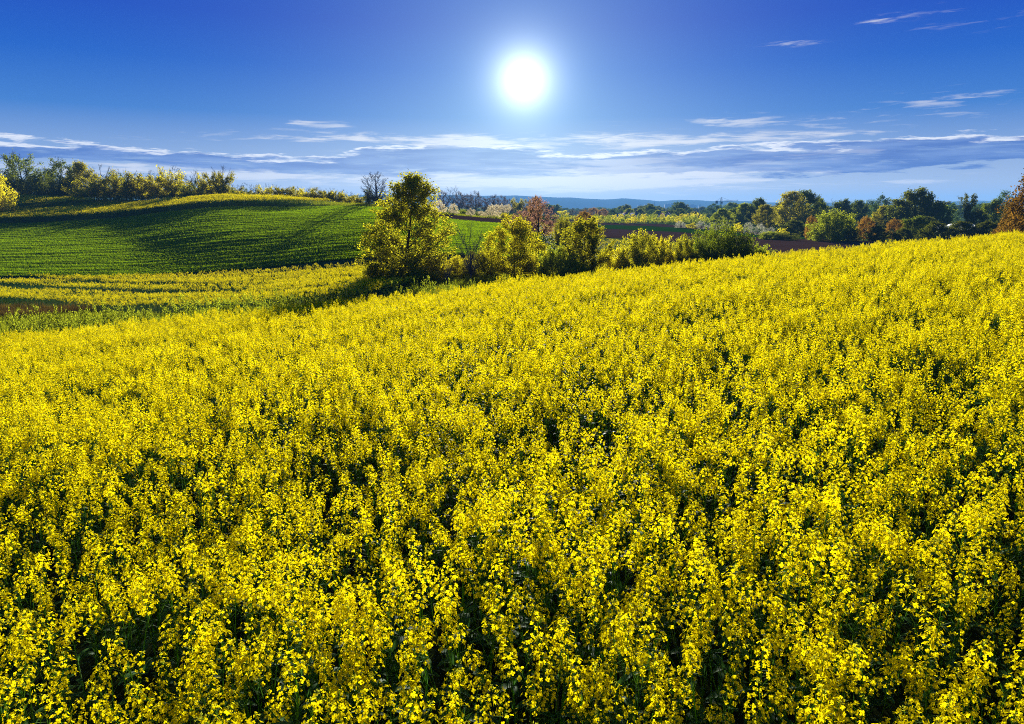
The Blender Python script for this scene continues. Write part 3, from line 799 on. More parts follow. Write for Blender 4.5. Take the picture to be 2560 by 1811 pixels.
def grow(seed, H, R, prof='round', base=.2, limbs=14, subs=5, twigs=3, leaves=10, lsize=.12, trunk_r=.03, up=.35, spread=.10, bare_top=0, wob=.03, gap=0.0, lean=(0, 0), twig_r=.004):
    """trunk with limbs, side branches and twigs (G) and the leaves carried by the twigs (G); base at origin"""
    r = np.random.default_rng(seed); tr = G(); cr = G(); xp, fp = PROF[prof]
    n = 9; t = np.linspace(0, 1, n)
    path = np.column_stack([np.cumsum(r.normal(0, wob * H / n ** .5 * .6, n)) + lean[0] * t * H, np.cumsum(r.normal(0, wob * H / n ** .5 * .6, n)) + lean[1] * t * H, t * H * .94])
    path[0, :2] = 0
    tr.tube(path, H * trunk_r * np.interp(t, [0, .08, .5, 1], [1.25, 1, .55, .08]), 7)
    at = lambda q: np.array([np.interp(q, t, path[:, k]) for k in range(3)])
    LP = []
    for i in range(limbs):
        te = base + (1 - base) * ((i + r.uniform(.1, .9)) / limbs)
        te = min(te, 1.0); q = (te - base) / (1 - base)
        rad = R * np.interp(q, xp, fp) * r.uniform(.72, 1.12); ph = i * 2.399 + r.normal(0, .35)
        ts = max(base * .75, te - up * (0.25 + .75 * rad / R) * r.uniform(.6, 1)) * .96
        if base < .03: ts = max(0.0, min(ts, r.uniform(0, .25)))
        p0 = at(ts); p1 = at(te) * np.array([1, 1, 0]) + np.array([math.cos(ph) * rad, math.sin(ph) * rad, te * H])
        ln = np.linalg.norm(p1 - p0) + 1e-6
        P = curved(p0, p1, (math.cos(ph) * rad * .12, math.sin(ph) * rad * .12, -.06 * ln) + r.normal(0, .04 * ln, 3), 6)
        r0 = H * trunk_r * .42 * (1.1 - ts) * (0.5 + .5 * ln / (R + .01) if ln < R else 1)
        tr.tube(P, r0 * np.interp(np.linspace(0, 1, 6), [0, 1], [1, .22]), 4)
        for s_ in range(subs):
            f = .28 + .72 * (s_ + r.uniform(.2, 1)) / subs; f = min(f, 1)
            b0 = np.array([np.interp(f, np.linspace(0, 1, 6), P[:, k]) for k in range(3)])
            d = (p1 - p0) / ln + r.normal(0, .65, 3) + np.array([0, 0, .25]); d /= np.linalg.norm(d)
            sl = (.34 * R + .10 * ln) * r.uniform(.5, 1.05) * (1.15 - .5 * f)
            b1 = b0 + d * sl
            rr = math.hypot(b1[0] - at(te)[0], b1[1] - at(te)[1])
            B = curved(b0, b1, r.normal(0, .07 * sl, 3), 4)
            tr.tube(B, r0 * .33 * np.array([1, .75, .5, .25]) + twig_r * .5, 3)
            if gap and r.uniform() < gap: continue
            for w in range(twigs):
                f2 = .35 + .65 * (w + r.uniform(.3, 1)) / twigs; f2 = min(f2, 1)
                c0 = np.array([np.interp(f2, np.linspace(0, 1, 4), B[:, k]) for k in range(3)])
                d2 = d + r.normal(0, .8, 3) + np.array([0, 0, .3]); d2 /= np.linalg.norm(d2)
                c1 = c0 + d2 * sl * r.uniform(.35, .7)
                tr.tube(np.stack([c0, (c0 + c1) / 2 + r.normal(0, .03 * sl, 3), c1]), np.array([1, .7, .35]) * twig_r, 3)
                if te > 1 - bare_top: continue
                if leaves:
                    tt = r.uniform(.1, 1.05, leaves)[:, None]
                    LP.append(c0 + (c1 - c0) * tt + r.normal(0, spread, (leaves, 3)))
    if LP:
        P = np.concatenate(LP); P = P[P[:, 2] > .02 * H]
        cr.leaves(P, lsize * r.uniform(.6, 1.25, len(P)), 0, r, .62)
    else:
        cr = None
    return tr, cr

def spray(seed, H, R, n=14, leaf=.07, per=26):
    """shrub of whippy stems fanning out of one stool, small leaves all along them"""
    r = np.random.default_rng(seed); tr = G(); cr = G(); LP = []
    for i in range(n):
        ph = r.uniform(0, 6.283); rad = R * r.uniform(.15, 1.0); h = H * r.uniform(.6, 1.0) * (1.08 - .3 * rad / R)
        P = curved((math.cos(ph) * .05, math.sin(ph) * .05, 0), (math.cos(ph) * rad, math.sin(ph) * rad, h), (-math.cos(ph) * rad * .18, -math.sin(ph) * rad * .18, h * .08), 7)
        tr.tube(P, np.linspace(.014, .003, 7) * H / 1.6, 3)
        t = r.uniform(.25, 1.0, per); LP.append(np.column_stack([np.interp(t, np.linspace(0, 1, 7), P[:, k]) for k in range(3)]) + r.normal(0, .02, (per, 3)))
    cr.leaves(np.concatenate(LP), leaf * r.uniform(.6, 1.2, n * per), 0, r, .4, .8)
    return tr, cr

KIND = {}
def kind(key, leafm, bark, variants, fn):
    KIND[key] = [(lambda tr, cr: (tr.mesh(key + '_trunk', [M[bark]], True), cr.mesh(key + '_crown', [LM[leafm]]) if cr else None))(*fn(s)) for s in variants]
# unit trees: height 1 is scaled to the real one, so leaf sizes are fractions of height
def unit(H, R, **kw): return lambda s: grow(s, H, R, **kw)

def place(name, key, v, px, ytop, d, wpx, label, cat='tree', group=None, rz=None, zbase=None):
    """stand a tree on the ground at depth d so that its real height and width follow from how tall it shows"""
    u, _ = ray(px, ytop); x = u * d
    u2, _ = ray(px, 600); x = (u * .5 + u2 * .5) * d
    z0 = float(T(x, d)) - 0.03 if zbase is None else zbase
    H = zy(ytop, d) - z0
    Wd = wpx / F * d * 1.0
    tm, cm = KIND[key][v % len(KIND[key])]
    H0, R0 = KSIZE[key]
    o = bpy.data.objects.new(name, None); COL.objects.link(o); o.location = (x, d, z0)
    o.rotation_euler = (0, 0, rng.uniform(0, 6.28) if rz is None else rz); o.scale = (Wd / 2 / R0, Wd / 2 / R0, H / H0)
    tag(o, label, cat, group)
    link('trunk' if cat == 'tree' else 'stem', tm, o)
    if cm: link('crown' if cat == 'tree' else 'foliage', cm, o)
    return o
KSIZE = {}
def K(key, leafm, bark, seeds, H, R, **kw):
    KSIZE[key] = (H, R * 1.12); kind(key, leafm, bark, seeds, unit(H, R, **kw))

K('oak', 'olive', 'bark', [1], 8.0, 2.5, prof='oak', base=.05, limbs=70, subs=8, twigs=4, leaves=18, lsize=.145, trunk_r=.016, up=.22, spread=.11, gap=.20, lean=(.08, 0), twig_r=.006)
K('maple', 'yellow', 'bark', [2, 3], 4.7, 1.8, prof='round', base=.16, limbs=42, subs=7, twigs=4, leaves=18, lsize=.115, trunk_r=.016, up=.3, spread=.10, gap=.10, twig_r=.005)
K('ash', 'olive', 'bark', [4, 5], 4.7, 1.7, prof='round', base=.2, limbs=42, subs=7, twigs=4, leaves=20, lsize=.115, trunk_r=.016, up=.3, spread=.08, gap=.05, twig_r=.005)
K('bare', 'brown', 'bark_grey', [6, 7], 8.0, 2.6, prof='fan', base=.22, limbs=30, subs=8, twigs=5, leaves=0, trunk_r=.016, up=.55, gap=0, twig_r=.010)
K('bareclear', 'brown', 'bark_grey', [7], 8.0, 2.6, prof='round', base=.2, limbs=34, subs=8, twigs=5, leaves=0, trunk_r=.026, up=.5, gap=0, twig_r=.022)
K('orchard_a', 'gold', 'bark', [8, 9, 10], 5.0, 2.6, prof='flat', base=.22, limbs=22, subs=6, twigs=4, leaves=13, lsize=.22, trunk_r=.024, up=.45, spread=.16, bare_top=.12, gap=.1, twig_r=.014)
K('orchard_b', 'yellow', 'bark', [11, 12, 13], 5.0, 2.6, prof='flat', base=.22, limbs=22, subs=6, twigs=4, leaves=12, lsize=.22, trunk_r=.024, up=.45, spread=.16, bare_top=.15, gap=.12, twig_r=.014)
K('orchard_c', 'green', 'bark', [14, 15], 5.0, 2.6, prof='flat', base=.22, limbs=15, subs=6, twigs=5, leaves=5, lsize=.18, trunk_r=.026, up=.45, spread=.14, bare_top=.3, gap=.1, twig_r=.018)
K('wild', 'hedge', 'bark', [16, 17, 18], 9.0, 3.6, prof='round', base=.15, limbs=30, subs=7, twigs=4, leaves=10, lsize=.28, trunk_r=.02, up=.4, spread=.22, bare_top=.06, gap=.1, twig_r=.02)
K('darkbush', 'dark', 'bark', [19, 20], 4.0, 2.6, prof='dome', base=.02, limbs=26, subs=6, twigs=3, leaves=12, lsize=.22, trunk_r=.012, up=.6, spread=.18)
K('bush', 'yellow', 'bark', [21, 22, 23], 3.0, 2.0, prof='dome', base=.02, limbs=44, subs=7, twigs=4, leaves=14, lsize=.13, trunk_r=.012, up=.6, spread=.09, gap=.05)
K('greenbush', 'lime', 'bark', [24, 25, 26], 3.0, 2.0, prof='dome', base=.02, limbs=44, subs=7, twigs=4, leaves=15, lsize=.13, trunk_r=.012, up=.6, spread=.09)
K('olivebush', 'olive', 'bark', [27, 28], 3.5, 2.4, prof='dome', base=.02, limbs=50, subs=8, twigs=4, leaves=16, lsize=.13, trunk_r=.012, up=.6, spread=.10)
K('hedgebush', 'hedge', 'bark', [80, 81, 82], 3.5, 2.4, prof='dome', base=.02, limbs=50, subs=8, twigs=4, leaves=16, lsize=.12, trunk_r=.012, up=.6, spread=.10)
K('pinktree', 'pink', 'bark', [29], 7.0, 2.4, prof='dome', base=.15, limbs=30, subs=7, twigs=5, leaves=6, lsize=.13, trunk_r=.02, up=.4, spread=.12, twig_r=.012)
K('rusttree', 'rust', 'bark', [30, 31], 9.0, 4.0, prof='dome', base=.12, limbs=36, subs=7, twigs=4, leaves=13, lsize=.28, trunk_r=.018, up=.4, spread=.2, twig_r=.012)
K('edgetree', 'edge', 'bark', [70, 71], 9.0, 4.0, prof='cone', base=.08, limbs=44, subs=7, twigs=4, leaves=12, lsize=.24, trunk_r=.018, up=.4, spread=.2, twig_r=.012)
K('browntree', 'brown', 'bark_grey', [32, 33, 34], 9.0, 3.6, prof='round', base=.15, limbs=26, subs=7, twigs=5, leaves=4, lsize=.24, trunk_r=.02, up=.45, spread=.2, twig_r=.025)
K('blossom', 'blossom', 'bark', [35, 36], 3.5, 2.0, prof='dome', base=.1, limbs=18, subs=5, twigs=3, leaves=10, lsize=.20, trunk_r=.02, up=.4, spread=.14)
K('whiteblossom', 'white', 'bark', [37, 38], 3.5, 2.4, prof='dome', base=.08, limbs=18, subs=5, twigs=3, leaves=9, lsize=.18, trunk_r=.02, up=.4, spread=.16)
K('woodtree', 'green', 'bark', [39, 40, 41], 14.0, 5.5, prof='round', base=.12, limbs=40, subs=7, twigs=4, leaves=13, lsize=.52, trunk_r=.014, up=.35, spread=.38, gap=.06, twig_r=.02)
K('woodlime', 'lime', 'bark', [42, 43], 14.0, 5.5, prof='egg', base=.08, limbs=40, subs=7, twigs=4, leaves=13, lsize=.52, trunk_r=.014, up=.35, spread=.38, gap=.06, twig_r=.02)
K('wooddark', 'dark', 'bark', [44, 45], 14.0, 6.0, prof='dome', base=.06, limbs=42, subs=7, twigs=4, leaves=14, lsize=.54, trunk_r=.014, up=.35, spread=.38, gap=.05, twig_r=.02)
K('woodgold', 'gold', 'bark', [46, 47], 14.0, 5.5, prof='egg', base=.10, limbs=40, subs=7, twigs=4, leaves=12, lsize=.50, trunk_r=.014, up=.35, spread=.38, gap=.1, twig_r=.02)
K('woodteal', 'teal', 'bark', [48, 49], 14.0, 6.0, prof='dome', base=.05, limbs=30, subs=5, twigs=4, leaves=9, lsize=.6, trunk_r=.014, up=.35, spread=.45, gap=.05, twig_r=.02)
K('pine', 'dark', 'bark', [50], 14.0, 3.4, prof='pine', base=.45, limbs=22, subs=6, twigs=4, leaves=12, lsize=.34, trunk_r=.018, up=.12, spread=.22)
K('fartree', 'lime', 'bark', [51, 52, 53], 4.0, 2.0, prof='round', base=.2, limbs=10, subs=4, twigs=2, leaves=8, lsize=.42, trunk_r=.03, up=.3, spread=.22)
K('fargold', 'yellow', 'bark', [54, 55], 4.0, 2.0, prof='round', base=.2, limbs=10, subs=4, twigs=2, leaves=8, lsize=.42, trunk_r=.03, up=.3, spread=.22)
for key, lm, sd in (('spray', 'lime', (60, 61, 62, 63)), ('spraydark', 'green', (64, 65))):
    KSIZE[key] = (1.5, 1.0); kind(key, lm, 'bark', sd, lambda s: spray(s, 1.5, 1.0, 30, .10, 44))

_T = ['first', 'second', 'third', 'fourth', 'fifth', 'sixth', 'seventh', 'eighth', 'ninth', 'tenth', 'eleventh', 'twelfth', 'thirteenth', 'fourteenth',
      'fifteenth', 'sixteenth', 'seventeenth', 'eighteenth', 'nineteenth']
ORD = _T + [w for tens, th in (('twenty', 'twentieth'), ('thirty', 'thirtieth'), ('forty', 'fortieth')) for w in [th] + [tens + '-' + q for q in _T[:9]]]

# the trees of the hollow behind the near field
place('oak_tree', 'oak', 0, 1004, 447, 54, 240, 'tall leafy oak in the middle, the biggest tree, behind the near yellow field', rz=0.0)
place('maple_tree', 'maple', 0, 1287, 556, 50, 160, 'bright yellow leaved round tree right of the big oak', rz=1)
place('ash_tree', 'ash', 0, 1464, 554, 52, 132, 'round olive tree with a dark crown right of the bright yellow tree', rz=2)
place('bare_tree', 'bare', 1, 1176, 556, 51, 100, 'wispy bare grey tree between the big oak and the bright yellow tree', rz=.5)
place('bare_tree', 'bare', 0, 1118, 648, 51, 34, 'small bare dark tree right beside the big oak')
place('pink_tree', 'pinktree', 0, 1346, 497, 95, 92, 'pinkish red half leafed tree between the two round trees', rz=.2)
place('rust_tree', 'pinktree', 0, 1300, 530, 98, 70, 'low reddish tree left of the pinkish red tree', rz=2.2)
place('orange_tree', 'rusttree', 0, 1458, 533, 140, 60, 'small orange brown tree above the round olive tree')
place('bush', 'olivebush', 0, 1410, 548, 97, 56, 'dark rounded bush right of the pinkish red tree', 'bush')
hollow = [
    (1085, 652, 53, 110, 'bush', 'yellow green bush at the right foot of the big oak'),
    (1145, 645, 56, 100, 'bush', 'yellow green bush behind the small bare dark tree'),
    (1212, 628, 54, 100, 'olivebush', 'brownish bush at the left foot of the bright yellow tree'),
    (1345, 650, 53, 90, 'bush', 'yellow bush at the right foot of the bright yellow tree'),
    (1385, 620, 52, 110, 'greenbush', 'light green bush left of the round olive tree'),
    (1432, 645, 50, 90, 'greenbush', 'green bush at the left foot of the round olive tree'),
    (1540, 628, 54, 110, 'bush', 'yellow green bush at the right foot of the round olive tree'),
    (1602, 590, 53, 125, 'olivebush', 'dark olive bush at the left end of the long bush row'),
    (1655, 600, 55, 80, 'bush', 'golden bush second in the long bush row'),
    (1708, 602, 54, 80, 'olivebush', 'low olive bush in the middle of the long bush row'),
    (1758, 588, 55, 110, 'hedgebush', 'dark green bush left of the tallest dome of the bush row'),
    (1806, 571, 57, 130, 'hedgebush', 'tallest green dome shaped bush of the long row'),
    (1856, 592, 54, 120, 'hedgebush', 'green bush sloping down at the right end of the row'),
    (1900, 620, 54, 100, 'greenbush', 'low green bush at the far right end of the row'),
    (930, 665, 52, 60, 'olivebush', 'dark bush at the left foot of the big oak'),
    (985, 668, 51, 70, 'olivebush', 'dark bush under the big oak'),
    (1045, 672, 51, 60, 'greenbush', 'green bush right under the trunk of the big oak'),
]
for k, (px, yt, d, w, key, lab) in enumerate(hollow):
    place('bush', key, k, px, yt, d, w, lab, 'bush', 'bushes in the hollow behind the near field')

# sprays along the edge of the near field
r = np.random.default_rng(91)
sp = [(20, 762, 33, 95), (75, 768, 31, 90), (130, 762, 32, 100), (185, 758, 33, 90), (240, 755, 33, 100), (300, 752, 34, 95), (345, 760, 33, 80), (440, 738, 34, 105), (520, 735, 35, 110),
      (575, 728, 35, 105), (630, 722, 36, 105), (690, 722, 35, 100), (745, 720, 35, 90), (790, 722, 36, 90), (830, 722, 34, 70), (875, 716, 35, 80), (905, 715, 36, 70), (985, 700, 36, 75),
      (1040, 694, 37, 70), (1068, 692, 36, 60), (1120, 695, 36, 50), (1180, 692, 37, 45), (1230, 685, 38, 45), (50, 785, 29, 110), (160, 782, 29.5, 110), (270, 778, 30, 110)]
sp.sort()
for k, (px, yt, d, w) in enumerate(sp):
    key = 'spraydark' if 640 < px < 860 and k % 2 else 'spray'
    place('shrub', key, k, px, yt, d, w, 'low whippy green shrub beyond the near field edge, %s from the left' % ORD[k], 'shrub', 'low whippy shrubs along the near field edge')

# the hill on the left
hill = [
    (-18, 437, 128, 105, 'bush', 'yellow leaved tree cut by the left edge of the photo'),
    (18, 425, 172, 70, 'wild', 'green tree at the far left of the hill top'),
    (62, 384, 174, 92, 'wild', 'tallest tree at the left of the hill top'),
    (118, 422, 176, 60, 'wild', 'half bare tree right of the tallest hill top tree'),
    (163, 398, 174, 78, 'wild', 'second tallest dark tree of the hill top, with a spiky crown'),
    (205, 412, 168, 80, 'woodgold', 'orange yellow tree right of the spiky dark tree'),
    (262, 414, 166, 66, 'orchard_c', 'dark half bare tree behind the orchard corner'),
    (300, 432, 166, 60, 'wild', 'small dark tree behind the orchard corner, right of the half bare one'),
]
for k, (px, yt, d, w, key, lab) in enumerate(hill):
    place('hill_tree', key, k, px, yt, d, w, lab, 'tree', 'trees on the hill top at the left')
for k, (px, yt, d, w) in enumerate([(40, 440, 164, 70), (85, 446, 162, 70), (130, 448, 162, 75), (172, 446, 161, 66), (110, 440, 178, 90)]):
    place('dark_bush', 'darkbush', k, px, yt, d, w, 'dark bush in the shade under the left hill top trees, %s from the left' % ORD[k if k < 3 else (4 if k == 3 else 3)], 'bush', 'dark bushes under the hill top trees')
orch = [(200, 462, 153, 62, 'orchard_b'), (238, 436, 156, 78, 'orchard_a'), (278, 437, 156, 74, 'orchard_a'), (316, 426, 157, 76, 'orchard_a'), (358, 434, 158, 72, 'orchard_b'), (394, 428, 159, 68, 'orchard_b'),
        (432, 419, 158, 84, 'orchard_b'), (474, 434, 159, 66, 'orchard_c'), (502, 428, 158, 64, 'orchard_c'), (529, 432, 159, 62, 'orchard_b'), (560, 420, 157, 72, 'orchard_a')]
for k, (px, yt, d, w, key) in enumerate(orch):
    place('fruit_tree', key, k, px, yt, d, w, 'fruit tree with dark forked trunk in the hill top orchard, %s from left' % ORD[k], 'tree', 'front row of fruit trees in the hill top orchard')
crest = [(598, 459, 'orchard_c'), (631, 459, 'orchard_c'), (664, 462, 'orchard_b'), (695, 464, 'orchard_a'), (720, 467, 'orchard_a'), (744, 468, 'orchard_b'), (768, 470, 'orchard_b'), (793, 470, 'orchard_a'),
         (812, 476, 'orchard_b'), (831, 473, 'orchard_a'), (850, 476, 'orchard_b'), (872, 482, 'orchard_b'), (896, 486, 'orchard_a'), (966, 484, 'orchard_b'), (1000, 490, 'orchard_b')]
for k, (px, yt, key) in enumerate(crest):
    place('fruit_tree', key, k + 1, px, yt, 156 + (k % 3) * 2, 50, 'small fruit tree in the crest row leading to the oak, %s from the left' % ORD[k], 'tree', 'row of small fruit trees on the hill crest')
back = [(330, 440), (375, 446), (415, 446), (455, 448), (490, 446), (535, 446), (577, 458), (612, 470), (648, 474), (680, 474), (708, 478), (756, 480), (782, 482), (862, 488), (885, 490)]
for k, (px, yt) in enumerate(back):
    place('fruit_tree', 'orchard_b' if k % 3 else 'orchard_a', k, px, yt + 6, 168, 70, 'yellow fruit tree half hidden behind the front orchard row, %s from the left' % ORD[k], 'tree', 'back row of fruit trees on the hill')
place('bare_tree', 'bareclear', 0, 942, 432, 128, 76, 'tall bare fan shaped tree on the hill crest left of the oak', rz=1.1)
place('dark_bush', 'darkbush', 1, 925, 474, 131, 40, 'dark round bush left of the bare fan shaped tree', 'bush')
place('dark_bush', 'darkbush', 0, 903, 510, 124, 50, 'low dark hedge piece below the crest trees', 'bush')

# beyond the brown strip
mid = [(1096, 505, 127, 44, 'blossom', 'pale blossoming bush at the right edge of the oak'), (1134, 512, 128, 26, 'blossom', 'small egg shaped pale yellow bush standing alone'),
       (1178, 524, 130, 26, 'blossom', 'pale bush right of the lone egg shaped bush'), (1202, 530, 131, 26, 'blossom', 'first pale bush of the long blossoming hedge'),
       (1222, 525, 131, 30, 'blossom', 'second pale bush of the long blossoming hedge'), (1243, 529, 131, 28, 'blossom', 'third pale bush of the long blossoming hedge'),
       (1262, 534, 131, 28, 'bush', 'fourth and greener bush of the long blossoming hedge'), (1280, 538, 131, 26, 'bush', 'last bush of the blossoming hedge beside the reddish tree'),
       (1158, 526, 150, 34, 'greenbush', 'round green bush behind the blossoming hedge'), (1193, 532, 129, 14, 'darkbush', 'tiny dark bush in the blossoming hedge')]
for k, (px, yt, d, w, key, lab) in enumerate(mid):
    place('blossom_bush', key, k, px, yt, d, w, lab, 'bush')
wood = [(1108, 480, 300, 46, 'browntree'), (1134, 467, 305, 50, 'bare'), (1150, 482, 298, 40, 'browntree'), (1168, 488, 300, 40, 'browntree'), (1190, 481, 300, 44, 'browntree'), (1212, 496, 298, 36, 'browntree'),
        (1234, 490, 302, 44, 'browntree'), (1256, 492, 300, 44, 'browntree'), (1276, 500, 298, 34, 'browntree'), (1294, 495, 290, 40, 'orchard_a'), (1316, 503, 290, 34, 'browntree')]
for k, (px, yt, d, w, key) in enumerate(wood):
    place('wood_tree', key, k, px, yt, d, w, 'brownish leafless tree of the small wood on the far rise, %s from the left' % ORD[k], 'tree', 'brownish trees of the small wood on the far rise')
place('wood_tree', 'rusttree', 1, 1338, 495, 150, 44, 'dark reddish tree top rising behind the pinkish red tree')
for k, px in enumerate((1228, 1242, 1256, 1270)):
    place('blossom_bush', 'blossom', k, px, 513, 270, 20, 'tiny pale bush in front of the small brownish wood, %s from the left' % ORD[k], 'bush', 'tiny pale bushes in front of the small wood')

# the plain on the right: orchard rows, single trees and the wood edge
rows_ = [(298, 1385, 1830, 15, 543), (272, 1500, 1800, 17, 547), (335, 1385, 1760, 15, 537)]
for ri, (d, x0, x1, w, yt) in enumerate(rows_):
    n = int((x1 - x0) / (w * .95))
    for k in range(n):
        px = x0 + (x1 - x0) * k / (n - 1) + rng.uniform(-3, 3)
        place('fruit_tree', ('fartree', 'fargold')[int(rng.integers(0, 2))], k, px, yt + rng.uniform(-3, 3), d + rng.uniform(-4, 4), w * rng.uniform(1.0, 1.4),
              'small fruit tree in the %s row of the plain orchard, %s from the left' % (('second', 'nearest', 'farthest')[ri], ORD[k]), 'tree', 'small fruit trees of the orchard on the plain')
blo = [(1700, 556, 215), (1730, 560, 205), (1752, 556, 200), (1782, 560, 190), (1812, 558, 182), (1842, 562, 172), (1870, 560, 165), (1900, 563, 160), (1925, 572, 152), (1955, 574, 148)]
for k, (px, yt, d) in enumerate(blo):
    place('blossom_tree', 'whiteblossom' if k % 4 != 1 else 'fargold', k, px, yt - 1, d, 32, 'low blossoming tree beside the long green strip, %s from the left' % ORD[k], 'tree', 'low blossoming trees beside the green strip')
right = [
    (1782, 512, 420, 56, 'woodteal', 'blue green tree just below the crane'), (1820, 518, 430, 50, 'woodteal', 'blue green tree right of the crane mast'),
    (1806, 525, 250, 60, 'woodlime', 'bright yellow green round tree below the crane'), (1835, 522, 262, 40, 'woodtree', 'darker green tree right of the bright yellow green one'),
    (1858, 512, 255, 62, 'woodlime', 'broad yellow green tree at the start of the wood'), (1893, 500, 252, 52, 'woodtree', 'green tree with a knobbly top at the start of the wood'),
    (1912, 515, 205, 62, 'woodgold', 'brownish golden tree with bare lower branches'), (1948, 512, 230, 50, 'wooddark', 'dark tree behind the golden ones'),
    (1975, 484, 215, 90, 'woodgold', 'tall golden orange tree at the wood edge'), (2012, 482, 225, 80, 'woodtree', 'tall green tree with a ragged top beside the golden orange one'),
    (2048, 502, 235, 60, 'woodlime', 'yellow green tree right of the tall ragged one'), (2078, 500, 300, 46, 'bare', 'bare grey tree top above the wood'),
    (2104, 503, 240, 60, 'woodtree', 'green tree behind the big round bush'), (2140, 504, 245, 56, 'woodtree', 'green tree right behind the big round bush'),
    (2152, 500, 310, 40, 'bare', 'second bare grey tree top above the wood'), (2172, 505, 250, 50, 'woodteal', 'blue green tree in the middle of the wood'),
    (2200, 494, 260, 56, 'woodteal', 'blue green tree left of the big dark tree'), (2200, 520, 180, 60, 'woodgold', 'orange green tree left of the big dark tree'),
    (2290, 481, 170, 130, 'wooddark', 'biggest dark tree of the wood with an upright tufted top'), (2245, 505, 175, 60, 'woodtree', 'yellow green left shoulder beside the biggest dark tree'),
    (2340, 515, 165, 80, 'woodtree', 'green tree right of the biggest dark tree'), (2375, 512, 230, 50, 'woodteal', 'blue green tree left of the pine'),
    (2416, 488, 150, 46, 'pine', 'lone pine with a flat tuft on a bare stem'), (2450, 512, 240, 60, 'woodteal', 'blue green tree right of the pine'),
    (2476, 505, 170, 60, 'woodtree', 'green tree between the pine and the right edge'), (2504, 485, 190, 50, 'woodteal', 'tall blue green tree near the right edge'),
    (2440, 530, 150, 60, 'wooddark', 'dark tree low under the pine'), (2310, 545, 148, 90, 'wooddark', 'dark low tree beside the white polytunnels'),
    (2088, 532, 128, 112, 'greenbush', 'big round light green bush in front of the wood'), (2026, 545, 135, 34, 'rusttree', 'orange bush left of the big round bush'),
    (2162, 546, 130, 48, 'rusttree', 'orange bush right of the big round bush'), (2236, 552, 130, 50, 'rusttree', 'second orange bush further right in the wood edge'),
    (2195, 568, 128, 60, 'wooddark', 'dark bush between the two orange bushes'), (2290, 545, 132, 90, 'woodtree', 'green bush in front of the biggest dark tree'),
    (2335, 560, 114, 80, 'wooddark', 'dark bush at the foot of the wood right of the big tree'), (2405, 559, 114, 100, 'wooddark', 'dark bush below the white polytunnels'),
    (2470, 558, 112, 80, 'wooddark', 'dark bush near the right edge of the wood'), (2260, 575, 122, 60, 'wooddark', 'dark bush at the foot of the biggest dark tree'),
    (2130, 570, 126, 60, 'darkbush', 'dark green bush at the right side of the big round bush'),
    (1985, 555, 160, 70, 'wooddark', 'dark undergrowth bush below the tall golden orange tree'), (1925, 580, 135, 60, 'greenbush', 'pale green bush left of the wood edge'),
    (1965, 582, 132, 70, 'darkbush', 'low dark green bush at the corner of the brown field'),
    (2600, 425, 62, 210, 'edgetree', 'big orange brown tree cut by the right edge of the photo'),
    (2530, 518, 70, 100, 'edgetree', 'copper brown lower tree beside the right edge tree'),
]
for k, (px, yt, d, w, key, lab) in enumerate(right):
    c = 'bush' if 'bush' in lab else 'tree'
    place('bush' if c == 'bush' else 'wood_tree', key, k, px, yt, d, w, lab, c)
line = [(1410, 528, 'fargold'), (1430, 525, 'browntree'), (1462, 522, 'browntree'), (1482, 521, 'rusttree'), (1508, 524, 'rusttree'), (1533, 523, 'woodteal'), (1552, 526, 'woodteal'), (1571, 523, 'woodlime'), (1600, 524, 'woodlime'),
        (1628, 525, 'woodteal'), (1645, 528, 'woodlime'), (1662, 530, 'woodlime'), (1678, 527, 'woodtree'), (1699, 523, 'woodtree'), (1722, 524, 'woodteal'), (1736, 530, 'woodgold'), (1757, 526, 'woodteal'), (1770, 535, 'woodgold')]
for k, (px, yt, key) in enumerate(line):
    place('plain_tree', key, k, px, yt, 400 + (k * 37 % 60), 34, 'roundish tree in the ragged line behind the orchard on the plain, %s from the left' % ORD[k], 'tree', 'ragged line of trees behind the orchard on the plain')

# far-off woods as one mass
r = np.random.default_rng(66)
fw = bpy.data.collections.new('far_wood_source')
for key in ('woodteal', 'woodtree', 'wooddark'):
    for tm, cm in KIND[key]:
        fw.objects.link(bpy.data.objects.new('far_' + key + str(len(fw.objects)), cm))
P = []
for a, b, n in ((470, 560, 160), (650, 900, 700), (1000, 1500, 1300), (1600, 2600, 1800)):
    d = r.uniform(a, b, n); u_ = r.uniform(-.3, .95, n)
    k = vnoise(u_ * 60, d * .02, 1.0, int(a)) > (.42 if a > 900 else .55)
    P.append(np.column_stack([u_ * d, d, np.zeros(n)])[k])
P = np.concatenate(P); P[:, 2] = T(P[:, 0], P[:, 1]) - .3; n = len(P)
s = r.uniform(.5, .85, n)
scatter('far_wood', P, np.column_stack([np.zeros(n), np.zeros(n), r.uniform(0, 6.28, n)]), np.column_stack([s * 1.2, s * 1.2, s * .85]), r.integers(0, len(fw.objects), n), fw,
        'blue hazy woods covering the far plain')

# ------------------------------------------------------------------ crane, houses, town
M['steel'] = plain('crane_steel', (0.04, 0.04, 0.05), .5)
M['concrete'] = plain('counterweight', (0.10, 0.10, 0.10), .9)
def lattice(g, p0, p1, w, n):
    p0 = np.array(p0, float); p1 = np.array(p1, float); d = p1 - p0; d /= np.linalg.norm(d)
    a = np.cross(d, [0, 1, 0] if abs(d[1]) < .9 else [0, 0, 1]); a /= np.linalg.norm(a); b = np.cross(d, a)
    cs = [(-a - b) * w / 2, (a - b) * w / 2, (a + b) * w / 2, (-a + b) * w / 2]
    L = np.linalg.norm(p1 - p0)
    for c in cs: g.tube([p0 + c, p1 + c], [w * .09] * 2, 4)
    for k in range(n):
        for q in range(4):
            s0 = p0 + d * L * k / n + cs[q]; s1 = p0 + d * L * (k + 1) / n + cs[(q + 1) % 4]
            g.tube([s0, s1], [w * .05] * 2, 3)
D_ = 900.0
